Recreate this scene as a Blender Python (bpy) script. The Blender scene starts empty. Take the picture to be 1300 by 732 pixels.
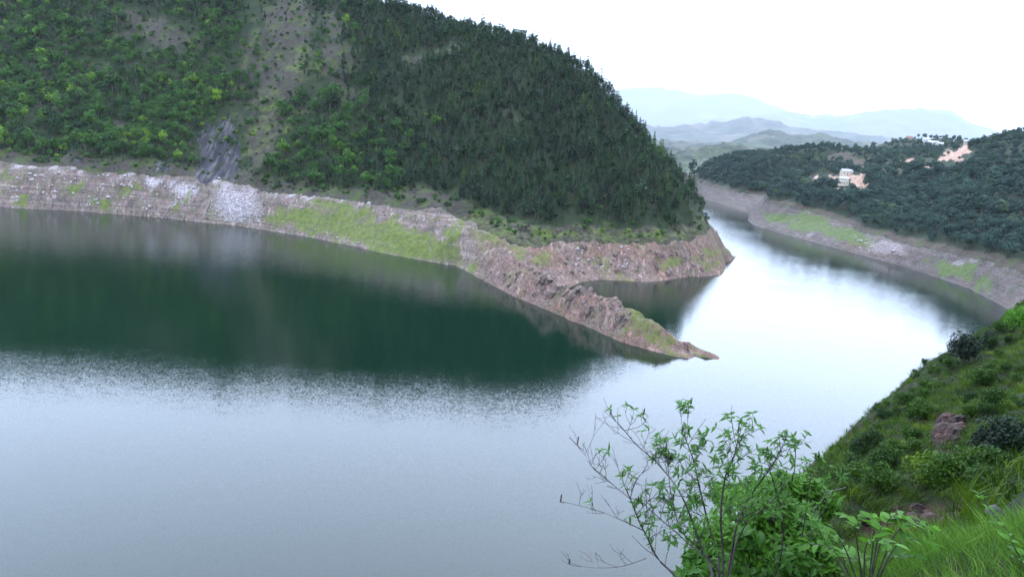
import bpy, bmesh, math, random
import numpy as np
from mathutils import Vector, Matrix, Euler

random.seed(7)
rng = np.random.default_rng(11)
C = bpy.context.scene.collection
scene = bpy.context.scene
R = math.radians

# ------------------------------------------------------------------ camera
CAM_H, FPX, PITCH, ROLL = 80.0, 1126.0, R(10.47), R(4.0)
cp, sp, cr, sr = math.cos(PITCH), math.sin(PITCH), math.cos(ROLL), math.sin(ROLL)
FWD = np.array([0, cp, -sp]); _U = np.array([0, sp, cp]); _R = np.array([1.0, 0, 0])
AX = _R * cr + _U * sr
AY = _U * cr - _R * sr
cam_d = bpy.data.cameras.new('camera')
cam = bpy.data.objects.new('camera', cam_d)
C.objects.link(cam)
cam_d.sensor_width = 36.0
cam_d.lens = 36.0 * FPX / 1300.0
cam_d.clip_start = 0.1
cam_d.clip_end = 120000
cam.matrix_world = Matrix(((AX[0], AY[0], -FWD[0], 0), (AX[1], AY[1], -FWD[1], 0),
                           (AX[2], AY[2], -FWD[2], CAM_H), (0, 0, 0, 1)))
scene.camera = cam

# ------------------------------------------------------------------ sky and sun
SUN_EL, SUN_AZ = R(50), R(16)
world = bpy.data.worlds.new('World')
scene.world = world
world.use_nodes = True
wn, wl = world.node_tree.nodes, world.node_tree.links
bg = wn['Background']
sky = wn.new('ShaderNodeTexSky')
sky.sky_type = 'NISHITA'
sky.sun_disc = False
sky.sun_elevation = SUN_EL
sky.sun_rotation = SUN_AZ
sky.air_density = 1.0
sky.dust_density = 6.0
cloud = wn.new('ShaderNodeMix'); cloud.data_type = 'RGBA'
cloud.inputs[0].default_value = 0.8                      # an even overcast veil over the sky
cloud.inputs[7].default_value = (33.5, 40.5, 54.0, 1)
wl.new(sky.outputs[0], cloud.inputs[6])
wl.new(cloud.outputs[2], bg.inputs[0])
bg.inputs[1].default_value = 0.15
sun_d = bpy.data.lights.new('sun', 'SUN')
sun_d.energy = 1.0
sun_d.angle = R(20)
sun_d.color = (1.0, 0.97, 0.92)
sun = bpy.data.objects.new('sun', sun_d)
C.objects.link(sun)
sdir = Vector((math.sin(SUN_AZ) * math.cos(SUN_EL), math.cos(SUN_AZ) * math.cos(SUN_EL), math.sin(SUN_EL)))
sun.rotation_euler = (-sdir).to_track_quat('-Z', 'Y').to_euler()
sun.location = sdir * 900
scene.view_settings.view_transform = 'Standard'
scene.view_settings.look = 'None'
scene.view_settings.gamma = 1
scene.view_settings.exposure = 0.0
scene.cycles.use_denoising = True
scene.cycles.max_bounces = 6
scene.cycles.diffuse_bounces = 3
scene.cycles.glossy_bounces = 3
scene.cycles.transmission_bounces = 3
scene.cycles.volume_bounces = 2
scene.cycles.transparent_max_bounces = 4

# ------------------------------------------------------------------ measuring helpers
def ray(px, py):
    d = FWD + AX * ((px - 650) / FPX) - AY * ((py - 366) / FPX)
    return d
def at_range(px, py, D):
    d = ray(px, py)                                  # D: metres straight ahead, along y
    return np.array([0, 0, CAM_H]) + d * (D / d[1])
def at_z(px, py, z=0.0):
    d = ray(px, py)
    return np.array([0, 0, CAM_H]) + d * ((z - CAM_H) / d[2])
def hor(px):
    # image row of the horizon in that column
    lo, hi = -2000.0, 2000.0
    for _ in range(50):
        m = (lo + hi) / 2
        if ray(px, m)[2] > 0: lo = m
        else: hi = m
    return lo
def bearing(px, D, z):
    d = ray(px, hor(px))
    return np.array([d[0] / d[1] * D, D, z])
def project(P):
    Q = P - np.array([0, 0, CAM_H])
    f = np.maximum(Q @ FWD, 1e-3)
    return 650 + FPX * (Q @ AX) / f, 366 - FPX * (Q @ AY) / f

# ------------------------------------------------------------------ noise
_perm = np.random.default_rng(5).permutation(512).astype(np.int64)
_grad = np.random.default_rng(6).uniform(0, 2 * np.pi, 512)
_gc, _gs = np.cos(_grad), np.sin(_grad)
def pnoise(x, y):
    xi, yi = np.floor(x).astype(np.int64), np.floor(y).astype(np.int64)
    xf, yf = x - xi, y - yi
    u, v = xf * xf * xf * (xf * (xf * 6 - 15) + 10), yf * yf * yf * (yf * (yf * 6 - 15) + 10)
    def g(ix, iy, dx, dy):
        k = _perm[(_perm[ix & 511] + iy) & 511]
        return _gc[k] * dx + _gs[k] * dy
    a = g(xi, yi, xf, yf); b = g(xi + 1, yi, xf - 1, yf)
    c = g(xi, yi + 1, xf, yf - 1); d = g(xi + 1, yi + 1, xf - 1, yf - 1)
    return (a + (b - a) * u + ((c + (d - c) * u) - (a + (b - a) * u)) * v) * 1.4
def fbm(x, y, sc, oct=4, gain=0.5, seed=0):
    s = np.zeros_like(x, dtype=float); a = 1.0; f = 1.0 / sc
    for o in range(oct):
        s += a * pnoise(x * f + 17.3 * o + seed * 31.7, y * f - 9.1 * o + seed * 13.3)
        a *= gain; f *= 2.03
    return s
def ridged(x, y, sc, oct=4, seed=0):
    s = np.zeros_like(x, dtype=float); a = 1.0; f = 1.0 / sc
    for o in range(oct):
        s += a * (1 - 2 * np.abs(pnoise(x * f + 7.7 * o + seed * 21.1, y * f + 3.9 * o + seed * 5.3)))
        a *= 0.5; f *= 2.1
    return s
def sstep(a, b, x):
    t = np.clip((x - a) / (b - a), 0, 1)
    return t * t * (3 - 2 * t)

# ------------------------------------------------------------------ surface through measured lines
class Surface:
    """Radial-basis surface through measured break lines: shore, bank top, slopes, ridges."""
    def __init__(self): self.p = []
    def line(self, pts, step):
        pts = [np.asarray(p, float) for p in pts]
        for a, b in zip(pts[:-1], pts[1:]):
            n = max(1, int(np.linalg.norm((b - a)[:2]) / step))
            for i in range(n): self.p.append(a + (b - a) * i / n)
        self.p.append(pts[-1]); return self
    def pts(self, pts): self.p += [np.asarray(p, float) for p in pts]; return self
    def solve(self, reg=1e-3):
        P = np.array(self.p)
        keep = []
        for i in range(len(P)):
            if all(np.hypot(*(P[i, :2] - P[j, :2])) > 1.0 for j in keep): keep.append(i)
        P = P[keep]; n = len(P)
        self.xy = P[:, :2]; self.mu = self.xy.mean(0); 
        D = np.hypot(self.xy[:, None, 0] - self.xy[None, :, 0], self.xy[:, None, 1] - self.xy[None, :, 1])
        A = np.zeros((n + 3, n + 3)); A[:n, :n] = -D + np.eye(n) * reg
        Q = np.c_[np.ones(n), (self.xy - self.mu) / 500]
        A[:n, n:] = Q; A[n:, :n] = Q.T
        self.w = np.linalg.solve(A, np.r_[P[:, 2], 0, 0, 0]); self.n = n
        return self
    def __call__(self, x, y):
        sh = np.shape(x); x = np.ravel(x).astype(float); y = np.ravel(y).astype(float)
        out = np.empty_like(x)
        xs, ys = self.xy[:, 0].astype(np.float32), self.xy[:, 1].astype(np.float32)
        w = self.w[:self.n].astype(np.float32)
        for i in range(0, len(x), 20000):
            dx = x[i:i + 20000, None].astype(np.float32) - xs; dy = y[i:i + 20000, None].astype(np.float32) - ys
            out[i:i + 20000] = -(np.sqrt(dx * dx + dy * dy) @ w)
        out += self.w[self.n] + self.w[self.n + 1] * (x - self.mu[0]) / 500 + self.w[self.n + 2] * (y - self.mu[1]) / 500
        return out.reshape(sh)

def spaced(*segs):
    a = []
    for lo, hi, st in segs: a.append(np.arange(lo, hi, st))
    a.append([segs[-1][1]])
    return np.concatenate(a)

def grid_mesh(name, X, Y, Z, attrs=None, cull=None):
    ny, nx = X.shape
    co = np.stack([X, Y, Z], -1).reshape(-1, 3)
    idx = np.arange(nx * ny).reshape(ny, nx)
    q = np.stack([idx[:-1, :-1], idx[:-1, 1:], idx[1:, 1:], idx[1:, :-1]], -1).reshape(-1, 4)
    if cull is not None:
        k = ~cull.reshape(-1)
        q = q[k[q].any(1)]
    used = np.zeros(len(co), bool); used[q.ravel()] = True
    remap = np.cumsum(used) - 1
    co2 = co[used]; q = remap[q]
    me = bpy.data.meshes.new(name)
    me.vertices.add(len(co2)); me.vertices.foreach_set('co', co2.astype(np.float32).ravel())
    me.loops.add(q.size); me.loops.foreach_set('vertex_index', q.astype(np.int32).ravel())
    me.polygons.add(len(q)); me.polygons.foreach_set('loop_start', np.arange(0, q.size, 4, dtype=np.int32))
    me.polygons.foreach_set('use_smooth', np.ones(len(q), bool))
    me.update(calc_edges=True)
    for k, v in (attrs or {}).items():
        a = me.attributes.new(k, 'FLOAT', 'POINT')
        a.data.foreach_set('value', np.asarray(v, np.float32).reshape(-1)[used])
    me.validate()
    return me

def raw_mesh(name, verts, faces, smooth=False):
    me = bpy.data.meshes.new(name)
    me.from_pydata([tuple(v) for v in verts], [], faces)
    if smooth: me.polygons.foreach_set('use_smooth', [True] * len(me.polygons))
    me.update()
    return me

def tag(o, label=None, cat=None, group=None, kind=None):
    if label: o['label'] = label
    if cat: o['category'] = cat
    if group: o['group'] = group
    if kind: o['kind'] = kind
    return o
def link(name, me, mat=None, parent=None, loc=None):
    o = bpy.data.objects.new(name, me); C.objects.link(o)
    if mat is not None and me is not None and not me.materials: me.materials.append(mat)
    if parent is not None: o.parent = parent
    if loc is not None: o.location = loc
    return o
def empty(name, loc, rz=0.0, s=1.0):
    o = bpy.data.objects.new(name, None); C.objects.link(o)
    o.location = loc; o.rotation_euler = (0, 0, rz); o.scale = (s, s, s)
    o.empty_display_size = 0.3
    return o

# ------------------------------------------------------------------ materials
class NT:
    def __init__(self, name):
        self.m = bpy.data.materials.new(name); self.m.use_nodes = True
        self.n, self.l = self.m.node_tree.nodes, self.m.node_tree.links
        self.b = self.n['Principled BSDF']
        self.out = self.n['Material Output']
    def new(self, t, **kw):
        x = self.n.new(t)
        for k, v in kw.items(): setattr(x, k, v)
        return x
    def attr(self, name):
        return self.new('ShaderNodeAttribute', attribute_name=name).outputs['Fac']
    def pos(self):
        return self.new('ShaderNodeNewGeometry').outputs['Position']
    def noise(self, scale, detail=4, rough=0.55, vec=None, dist=0.0):
        x = self.new('ShaderNodeTexNoise'); x.inputs['Scale'].default_value = scale
        x.inputs['Detail'].default_value = detail; x.inputs['Roughness'].default_value = rough
        x.inputs['Distortion'].default_value = dist
        self.l.new(vec if vec is not None else self.pos(), x.inputs['Vector'])
        return x
    def stretch(self, s, rot=(0, 0, 0)):
        x = self.new('ShaderNodeMapping'); x.inputs['Scale'].default_value = s; x.inputs['Rotation'].default_value = rot
        self.l.new(self.pos(), x.inputs['Vector']); return x.outputs[0]
    def ramp(self, fac, stops):
        x = self.new('ShaderNodeValToRGB'); e = x.color_ramp.elements
        while len(e) < len(stops): e.new(0.5)
        for i, (p, c) in enumerate(stops):
            e[i].position = p; e[i].color = (*c, 1)
        self.l.new(fac, x.inputs[0]); return x.outputs[0]
    def rng(self, fac, a, b, c=0.0, d=1.0):
        x = self.new('ShaderNodeMapRange'); x.interpolation_type = 'SMOOTHSTEP'
        for i, v in ((1, a), (2, b), (3, c), (4, d)): x.inputs[i].default_value = v
        self.l.new(fac, x.inputs[0]); return x.outputs[0]
    def math(self, op, a, b=None):
        x = self.new('ShaderNodeMath', operation=op)
        for i, v in enumerate((a, b)):
            if v is None: continue
            if isinstance(v, (int, float)): x.inputs[i].default_value = v
            else: self.l.new(v, x.inputs[i])
        return x.outputs[0]
    def mix(self, fac, a, b, mode='MIX'):
        x = self.new('ShaderNodeMix'); x.data_type = 'RGBA'; x.blend_type = mode
        for i, v in ((0, fac), (6, a), (7, b)):
            if isinstance(v, (int, float)): x.inputs[i].default_value = v
            elif isinstance(v, tuple): x.inputs[i].default_value = (*v, 1)
            else: self.l.new(v, x.inputs[i])
        return x.outputs[2]
    def base(self, c):
        if isinstance(c, tuple): self.b.inputs['Base Color'].default_value = (*c, 1)
        else: self.l.new(c, self.b.inputs['Base Color'])
    def bump(self, h, strength, dist):
        x = self.new('ShaderNodeBump'); x.inputs['Strength'].default_value = strength; x.inputs['Distance'].default_value = dist
        self.l.new(h, x.inputs['Height']); self.l.new(x.outputs[0], self.b.inputs['Normal'])

def terrain_mat(name, floor_a, floor_b, grass_a, grass_b, soil_a, soil_b, rock_dark, rock_mid, rock_pale, fs=1.0):
    t = NT(name)
    n_big = t.noise(0.012 * fs, 5, 0.6).outputs[0]
    n_mid = t.noise(0.09 * fs, 5, 0.65).outputs[0]
    n_fine = t.noise(0.34 * fs, 5, 0.7).outputs[0]
    n_grain = t.noise(0.95 * fs, 4, 0.75).outputs[0]
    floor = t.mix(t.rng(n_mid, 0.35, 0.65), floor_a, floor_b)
    soil = t.mix(t.rng(n_fine, 0.35, 0.68), soil_a, soil_b)
    soil = t.mix(t.math('MULTIPLY', t.rng(n_mid, 0.50, 0.62), 0.55), soil, grass_a)
    # rock: bedding stretched down-slope plus blocks
    strata = t.noise(0.24 * fs, 6, 0.75, t.stretch((1.3, 0.5, 0.35), (0.5, 0.3, 0.6)), 0.8).outputs[0]
    vor = t.new('ShaderNodeTexVoronoi'); vor.inputs['Scale'].default_value = 0.3 * fs
    t.l.new(t.pos(), vor.inputs['Vector'])
    rk = t.ramp(strata, [(0.34, rock_dark), (0.46, rock_mid), (0.55, rock_mid), (0.68, rock_pale)])  # rock tones; the dark share also paints in shade the relief lacks
    rk = t.mix(t.math('MULTIPLY', t.rng(n_grain, 0.52, 0.66), 0.55), rk, rock_pale)
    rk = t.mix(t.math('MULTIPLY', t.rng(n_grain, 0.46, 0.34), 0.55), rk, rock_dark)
    rk = t.mix(0.08, rk, vor.outputs['Color'], 'SOFT_LIGHT')
    lw = t.rng(t.attr('m_pink'), 0.0, 0.6, 1.0, 0.15)
    lines = t.noise(1.0, 4, 0.7, t.stretch((0.02 * fs, 0.02 * fs, 1.1 * fs))).outputs[0]     # old water lines
    rk = t.mix(t.math('MULTIPLY', t.math('MULTIPLY', t.rng(lines, 0.54, 0.62), 0.35), lw), rk, rock_pale)
    rk = t.mix(t.math('MULTIPLY', t.math('MULTIPLY', t.rng(lines, 0.46, 0.38), 0.40), lw), rk, rock_dark)
    crack_shade = t.new('ShaderNodeTexVoronoi'); crack_shade.feature = 'DISTANCE_TO_EDGE'; crack_shade.inputs['Scale'].default_value = 0.28 * fs
    t.l.new(t.stretch((1.4, 0.8, 0.5), (0.4, 0.5, 0.6)), crack_shade.inputs['Vector'])
    rk = t.mix(t.math('MULTIPLY', t.rng(crack_shade.outputs['Distance'], 0.07, 0.0), 0.38), rk, rock_dark)  # dark crack lines: crevice shade put into the rock colour
    rk = t.mix(t.math('MULTIPLY', t.rng(n_mid, 0.50, 0.66), 0.6), rk, soil_b)
    rk = t.mix(t.math('MULTIPLY', t.rng(n_mid, 0.46, 0.34), 0.45), rk, t.mix(0.6, rock_dark, grass_a))
    pink = t.attr('m_pink')
    rk = t.mix(t.math('MULTIPLY', pink, 0.7), rk, t.mix(1.0, rk, (1.15, 0.86, 0.74), 'MULTIPLY'))
    rk = t.mix(t.attr('m_pale'), rk, t.mix(t.rng(n_grain, 0.35, 0.6), rock_mid, (0.38, 0.34, 0.355)))
    grass = t.mix(t.rng(n_fine, 0.3, 0.7), grass_a, grass_b)
    def soft(mask, nz, amt=0.9):
        m = t.math('ADD', mask, t.math('MULTIPLY', t.math('SUBTRACT', nz, 0.5), amt))
        return t.rng(m, 0.40, 0.62)
    col = t.mix(soft(t.attr('m_soil'), n_mid), floor, soil)
    col = t.mix(t.rng(t.attr('m_rock'), 0.3, 0.7), col, rk)
    col = t.mix(t.math('MULTIPLY', t.rng(t.math('ADD', t.attr('m_grass'), t.math('MULTIPLY', t.math('SUBTRACT', t.math('ADD', t.math('MULTIPLY', n_fine, 0.5), t.math('MULTIPLY', n_mid, 0.5)), 0.5), 1.7)), 0.25, 0.85), 0.85), col, grass)
    slate = t.ramp(t.noise(0.30 * fs, 5, 0.75, t.stretch((1.5, 0.12, 0.06), (0, 0, 0.12))).outputs[0],
                   [(0.3, (0.006, 0.006, 0.008)), (0.5, (0.022, 0.021, 0.026)), (0.66, (0.085, 0.075, 0.070))])
    col = t.mix(soft(t.attr('m_slate'), n_mid, 0.5), col, slate)
    red = t.mix(t.rng(n_fine, 0.3, 0.7), (0.19, 0.105, 0.07), (0.32, 0.22, 0.165))
    col = t.mix(soft(t.attr('m_red'), n_mid, 0.6), col, red)
    t.base(col)
    t.b.inputs['Roughness'].default_value = 0.92
    t.b.inputs['Specular IOR Level'].default_value = 0.15
    t.bump(t.math('ADD', n_fine, t.math('MULTIPLY', n_grain, 0.5)), 0.7, 0.5 / fs)
    return t.m

def leaf_mat(name, a, b, c, nscale=0.3, transl=0.25, rand=0.85):
    """a/b: dark and normal leaf, c: the few light ones; varies by plant and within the crown."""
    t = NT(name)
    rnd = t.new('ShaderNodeObjectInfo').outputs['Random']
    nz = t.noise(nscale, 3, 0.6).outputs[0]
    patch = t.noise(nscale * 0.14, 3, 0.6).outputs[0]
    f = t.math('ADD', t.math('MULTIPLY', rnd, rand), t.math('MULTIPLY', t.math('SUBTRACT', nz, 0.5), 0.9))
    f = t.math('ADD', f, t.math('MULTIPLY', t.math('SUBTRACT', patch, 0.5), 1.5))
    col = t.ramp(f, [(0.05, a), (0.50, b), (0.80, b), (1.0, c)])
    t.base(col)
    t.b.inputs['Roughness'].default_value = 0.6
    t.b.inputs['Specular IOR Level'].default_value = 0.25
    tr = t.new('ShaderNodeBsdfTranslucent'); t.l.new(col, tr.inputs[0])
    mx = t.new('ShaderNodeMixShader'); mx.inputs[0].default_value = transl
    t.l.new(t.b.outputs[0], mx.inputs[1]); t.l.new(tr.outputs[0], mx.inputs[2])
    t.l.new(mx.outputs[0], t.out.inputs['Surface'])
    return t.m

def plain_mat(name, a, b, scale=1.0, rough=0.8, bump=0.0, spec=0.3):
    t = NT(name)
    nz = t.noise(scale, 5, 0.65).outputs[0]
    t.base(t.mix(t.rng(nz, 0.3, 0.7), a, b))
    t.b.inputs['Roughness'].default_value = rough
    t.b.inputs['Specular IOR Level'].default_value = spec
    if bump: t.bump(nz, bump, 0.5 / scale)
    return t.m

M = {}
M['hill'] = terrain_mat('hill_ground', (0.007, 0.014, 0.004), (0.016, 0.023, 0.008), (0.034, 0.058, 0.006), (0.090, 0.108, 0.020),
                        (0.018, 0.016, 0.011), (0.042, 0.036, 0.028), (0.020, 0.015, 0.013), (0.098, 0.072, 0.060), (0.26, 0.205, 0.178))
M['bank'] = terrain_mat('far_bank_ground', (0.010, 0.020, 0.010), (0.024, 0.03, 0.018), (0.034, 0.062, 0.012), (0.075, 0.10, 0.028),
                        (0.038, 0.029, 0.024), (0.070, 0.052, 0.042), (0.026, 0.022, 0.020), (0.070, 0.056, 0.050), (0.15, 0.125, 0.115))
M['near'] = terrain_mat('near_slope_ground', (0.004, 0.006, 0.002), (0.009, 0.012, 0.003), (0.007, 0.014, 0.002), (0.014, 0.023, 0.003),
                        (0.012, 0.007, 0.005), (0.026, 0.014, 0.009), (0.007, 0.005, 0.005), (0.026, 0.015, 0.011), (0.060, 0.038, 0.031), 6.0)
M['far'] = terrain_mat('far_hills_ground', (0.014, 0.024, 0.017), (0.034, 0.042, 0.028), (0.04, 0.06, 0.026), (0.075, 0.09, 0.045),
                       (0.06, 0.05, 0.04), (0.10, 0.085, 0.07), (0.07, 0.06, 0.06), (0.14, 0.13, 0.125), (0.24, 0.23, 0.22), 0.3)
M['pine'] = leaf_mat('pine_needles', (0.005, 0.021, 0.008), (0.015, 0.051, 0.015), (0.052, 0.105, 0.012), 0.12)
M['broad'] = leaf_mat('broadleaf_leaves', (0.009, 0.032, 0.005), (0.028, 0.082, 0.008), (0.120, 0.215, 0.008), 0.10)
M['wood'] = leaf_mat('woodland_leaves', (0.012, 0.034, 0.028), (0.029, 0.062, 0.042), (0.070, 0.105, 0.046), 0.10)
M['scrub'] = leaf_mat('scrub_leaves', (0.022, 0.042, 0.012), (0.042, 0.078, 0.016), (0.085, 0.135, 0.022), 0.5)
M['bark'] = plain_mat('bark', (0.05, 0.038, 0.03), (0.11, 0.085, 0.07), 6.0, 0.9)

# ------------------------------------------------------------------ water
def water_material():
    t = NT('reservoir_water')
    t.b.inputs['Roughness'].default_value = 0.03
    t.b.inputs['IOR'].default_value = 1.33
    t.b.inputs['Specular IOR Level'].default_value = 0.5
    t.base(t.mix(t.rng(t.noise(0.004, 3, 0.5).outputs[0], 0.35, 0.65), (0.0005, 0.0080, 0.0038), (0.0009, 0.0100, 0.0048)))
    lanes = t.noise(0.010, 4, 0.6, t.stretch((0.55, 1.6, 1), (0, 0, 0.5))).outputs[0]
    sx = t.new('ShaderNodeSeparateXYZ'); t.l.new(t.pos(), sx.inputs[0])
    open_water = t.math('ADD', sx.outputs[0], t.math('MULTIPLY', lanes, 120.0))              # the breeze comes down the side valley
    amp = t.math('MULTIPLY', t.rng(lanes, 0.30, 0.72, 0.11, 0.20), t.math('MULTIPLY', t.rng(open_water, 110.0, 290.0, 1.0, 0.75), t.rng(sx.outputs[1], 340.0, 470.0, 1.0, 2.0)))
    nz = t.noise(3.5, 3, 0.65, t.stretch((0.8, 1.3, 1)))
    nz2 = t.noise(0.35, 2, 0.5, t.stretch((0.7, 1.4, 1)))
    add = t.new('ShaderNodeVectorMath', operation='MULTIPLY_ADD')
    t.l.new(nz2.outputs['Color'], add.inputs[0]); add.inputs[1].default_value = (0.08, 0.08, 0.08)
    t.l.new(nz.outputs['Color'], add.inputs[2])
    sub = t.new('ShaderNodeVectorMath', operation='SUBTRACT')
    t.l.new(add.outputs[0], sub.inputs[0]); sub.inputs[1].default_value = (0.54, 0.54, 0.54)
    sc = t.new('ShaderNodeVectorMath', operation='SCALE')
    t.l.new(sub.outputs[0], sc.inputs[0]); t.l.new(amp, sc.inputs['Scale'])
    msk = t.new('ShaderNodeVectorMath', operation='MULTIPLY_ADD')
    t.l.new(sc.outputs[0], msk.inputs[0]); msk.inputs[1].default_value = (1, 1, 0); msk.inputs[2].default_value = (0, 0, 1)
    nrm = t.new('ShaderNodeVectorMath', operation='NORMALIZE')
    t.l.new(msk.outputs[0], nrm.inputs[0])
    t.l.new(nrm.outputs[0], t.b.inputs['Normal'])
    return t.m
wx, wy = np.meshgrid(np.linspace(-1500, 1700, 9), np.linspace(-400, 2700, 9))
tag(link('water', grid_mesh('water', wx, wy, np.zeros_like(wx)), water_material()),
    'green reservoir water reflecting the hill and the white sky', 'water', kind='structure')

# the plain under everything, out to the horizon
gx, gy = np.meshgrid(np.linspace(-51000, 51000, 41), np.linspace(-3000, 55000, 31))
ones = np.zeros_like(gx)
tag(link('ground', grid_mesh('ground', gx, gy, np.full_like(gx, -32.0)), M['far']),
    'low green land reaching out to the horizon', 'ground', kind='structure')

# ------------------------------------------------------------------ left hill with its drawdown bank and rocky spit
W = lambda *a: [at_z(x, y) for x, y in a]
Q = lambda *a: [at_range(x, y, d) for x, y, d in a]
B = lambda *a: [bearing(x, d, z) for x, d, z in a]
S = Surface()
shore_front = W((-420, 222), (-200, 246), (0, 263), (100, 268), (200, 276), (300, 286), (400, 302), (480, 320), (540, 331), (578, 337),
                (605, 351), (650, 375), (680, 387), (717, 402), (741, 412), (774, 427), (811, 440), (856, 452), (881, 456), (912, 458))
S.line(shore_front, 9)
S.line(Q((697, 348, 408), (706, 356, 403), (719, 371, 391), (730, 368, 386), (739, 367, 381), (762, 376, 366), (782, 376, 358), (803, 385, 350), (836, 407, 338), (854, 420, 333),
         (875, 431, 328), (897, 446, 322)), 5)                                  # crest of the spit
S.line(B((905, 326, 0), (880, 340, 0), (850, 352, 0), (810, 368, 0), (775, 384, 0), (745, 408, 0), (724, 436, 0)) +
       W((721, 366), (737, 358), (760, 355), (790, 356), (821, 358), (842, 356), (874, 351), (895, 351), (917, 348), (921, 339), (920, 333), (939, 326)), 7)
S.line(B((939, 612, 0), (928, 645, 0), (905, 690, 0), (882, 800, 0), (862, 1000, 0), (835, 1150, 0), (700, 1330, 0), (500, 1500, 0)), 30)
# bank top (old full-water line)
bt = Q((-420, 168, 700), (-200, 192, 655), (0, 208, 632), (100, 214, 628), (180, 222, 625), (281, 231, 624), (330, 239, 612), (426, 254, 582), (478, 262, 560), (560, 264, 532))
S.line(bt, 12)
S.line(Q((572, 300, 500), (574, 270, 535), (560, 240, 575)), 15)              # green gully
bt2 = Q((592, 282, 526), (620, 296, 498), (650, 309, 476), (674, 314, 478), (690, 313, 490), (731, 308, 503), (776, 310, 508), (815, 309, 512), (854, 308, 517), (895, 299, 545))
S.line(bt2, 10)
S.line(Q((912, 306, 585), (926, 314, 598)), 8)
S.line(Q((640, 330, 446), (668, 338, 440), (690, 345, 416)), 8)                  # shoulder running out to the spit
S.line(B((884, 640, 20), (866, 780, 22), (842, 930, 24), (800, 1090, 26), (680, 1250, 26)), 40)
# slope above
S.line([p + np.array([0, 11, 3.0]) for p in bt[2:]], 25)
S.line([p + np.array([0, 9, 4.0]) for p in bt2[2:-1]], 20)
RID = [(-420, -150, 1060), (-200, -105, 990), (0, -62, 930), (150, -46, 905), (300, -26, 865), (400, -6, 828), (480, 12, 795), (545, 28, 765), (610, 40, 740), (690, 65, 702),
       (722, 83, 684), (750, 105, 668), (800, 157, 640), (850, 209, 610), (876, 248, 588), (891, 283, 560)]
S.line(Q(*RID), 25)
S.line(Q((0, 100, 745), (150, 110, 735), (300, 128, 710), (420, 140, 680), (520, 145, 655), (600, 155, 630), (700, 180, 600), (790, 205, 580), (850, 255, 558)), 40)
S.pts(B((-420, 1500, 250), (0, 1400, 210), (300, 1250, 150), (480, 1000, 140), (610, 930, 105), (690, 880, 85), (750, 840, 66), (800, 800, 48), (845, 730, 36)))
# under water
S.line([np.array([*(p[:2] * 0.955), -9.0]) for p in shore_front[1:-2]] , 25)
S.line([np.array([*(p[:2] * 0.85), -24.0]) for p in shore_front[1:-1]], 40)
S.pts(W((800, 371), (860, 372), (880, 390)) * 1)
for i in (1, 2, 3): S.p[-i] = np.array([*S.p[-i][:2], -7.0])
S.pts(B((925, 316, -5), (950, 300, -14), (960, 420, -12), (960, 520, -10), (975, 600, -9), (960, 700, -10), (930, 800, -12), (905, 1000, -12), (880, 1200, -10), (990, 800, -20), (1000, 450, -24), (1100, 350, -30), (1150, 500, -30), (1120, 700, -30), (1100, 1000, -30), (1050, 1300, -30)))
S.solve()
BTX = np.array([-420, -200, 0, 100, 180, 281, 330, 426, 478, 560, 592, 620, 650, 674, 690, 731, 776, 815, 854, 895, 1000])
BTZ = np.array([p[2] for p in bt] + [p[2] for p in bt2] + [20.0])

def ell(px, py, lst):
    m = np.zeros_like(px)
    px, py = px + 13 * fbm(px, py, 26, 4, 0.6, 90), py + 9 * fbm(px, py, 22, 4, 0.6, 91)      # ragged edges
    for (cx, cy, rx, ry, ang) in lst:
        a = math.radians(ang); dx, dy = px - cx, py - cy
        u = (dx * math.cos(a) + dy * math.sin(a)) / rx; v = (-dx * math.sin(a) + dy * math.cos(a)) / ry
        m = np.maximum(m, 1 - sstep(0.55, 1.25, np.sqrt(u * u + v * v)))
    return m
SCARS = [(195, 38, 55, 11, 22), (370, 30, 34, 46, 0), (355, 105, 28, 44, 12), (335, 175, 22, 42, 8), (420, 78, 18, 22, 20), (520, 75, 18, 9, 10), (575, 64, 20, 8, 0),
         (645, 146, 18, 7, 0), (440, 120, 22, 8, 10), (130, 90, 30, 6, 25), (150, 160, 16, 8, 0), (60, 140, 20, 5, 12), (420, 30, 16, 24, 0), (660, 40, 12, 6, 0)]
SLATE = [(252, 195, 7, 38, -8), (270, 190, 7, 42, -8), (291, 182, 13, 44, -5), (278, 224, 30, 8, 0), (90, 204, 14, 4, 0), (205, 212, 12, 5, 0)]

SPARSE = [(345, 95, 62, 105, 8), (195, 42, 85, 26, 20), (430, 80, 34, 40, 10)]
SLAB = [(274, 192, 32, 46, -6)]

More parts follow.
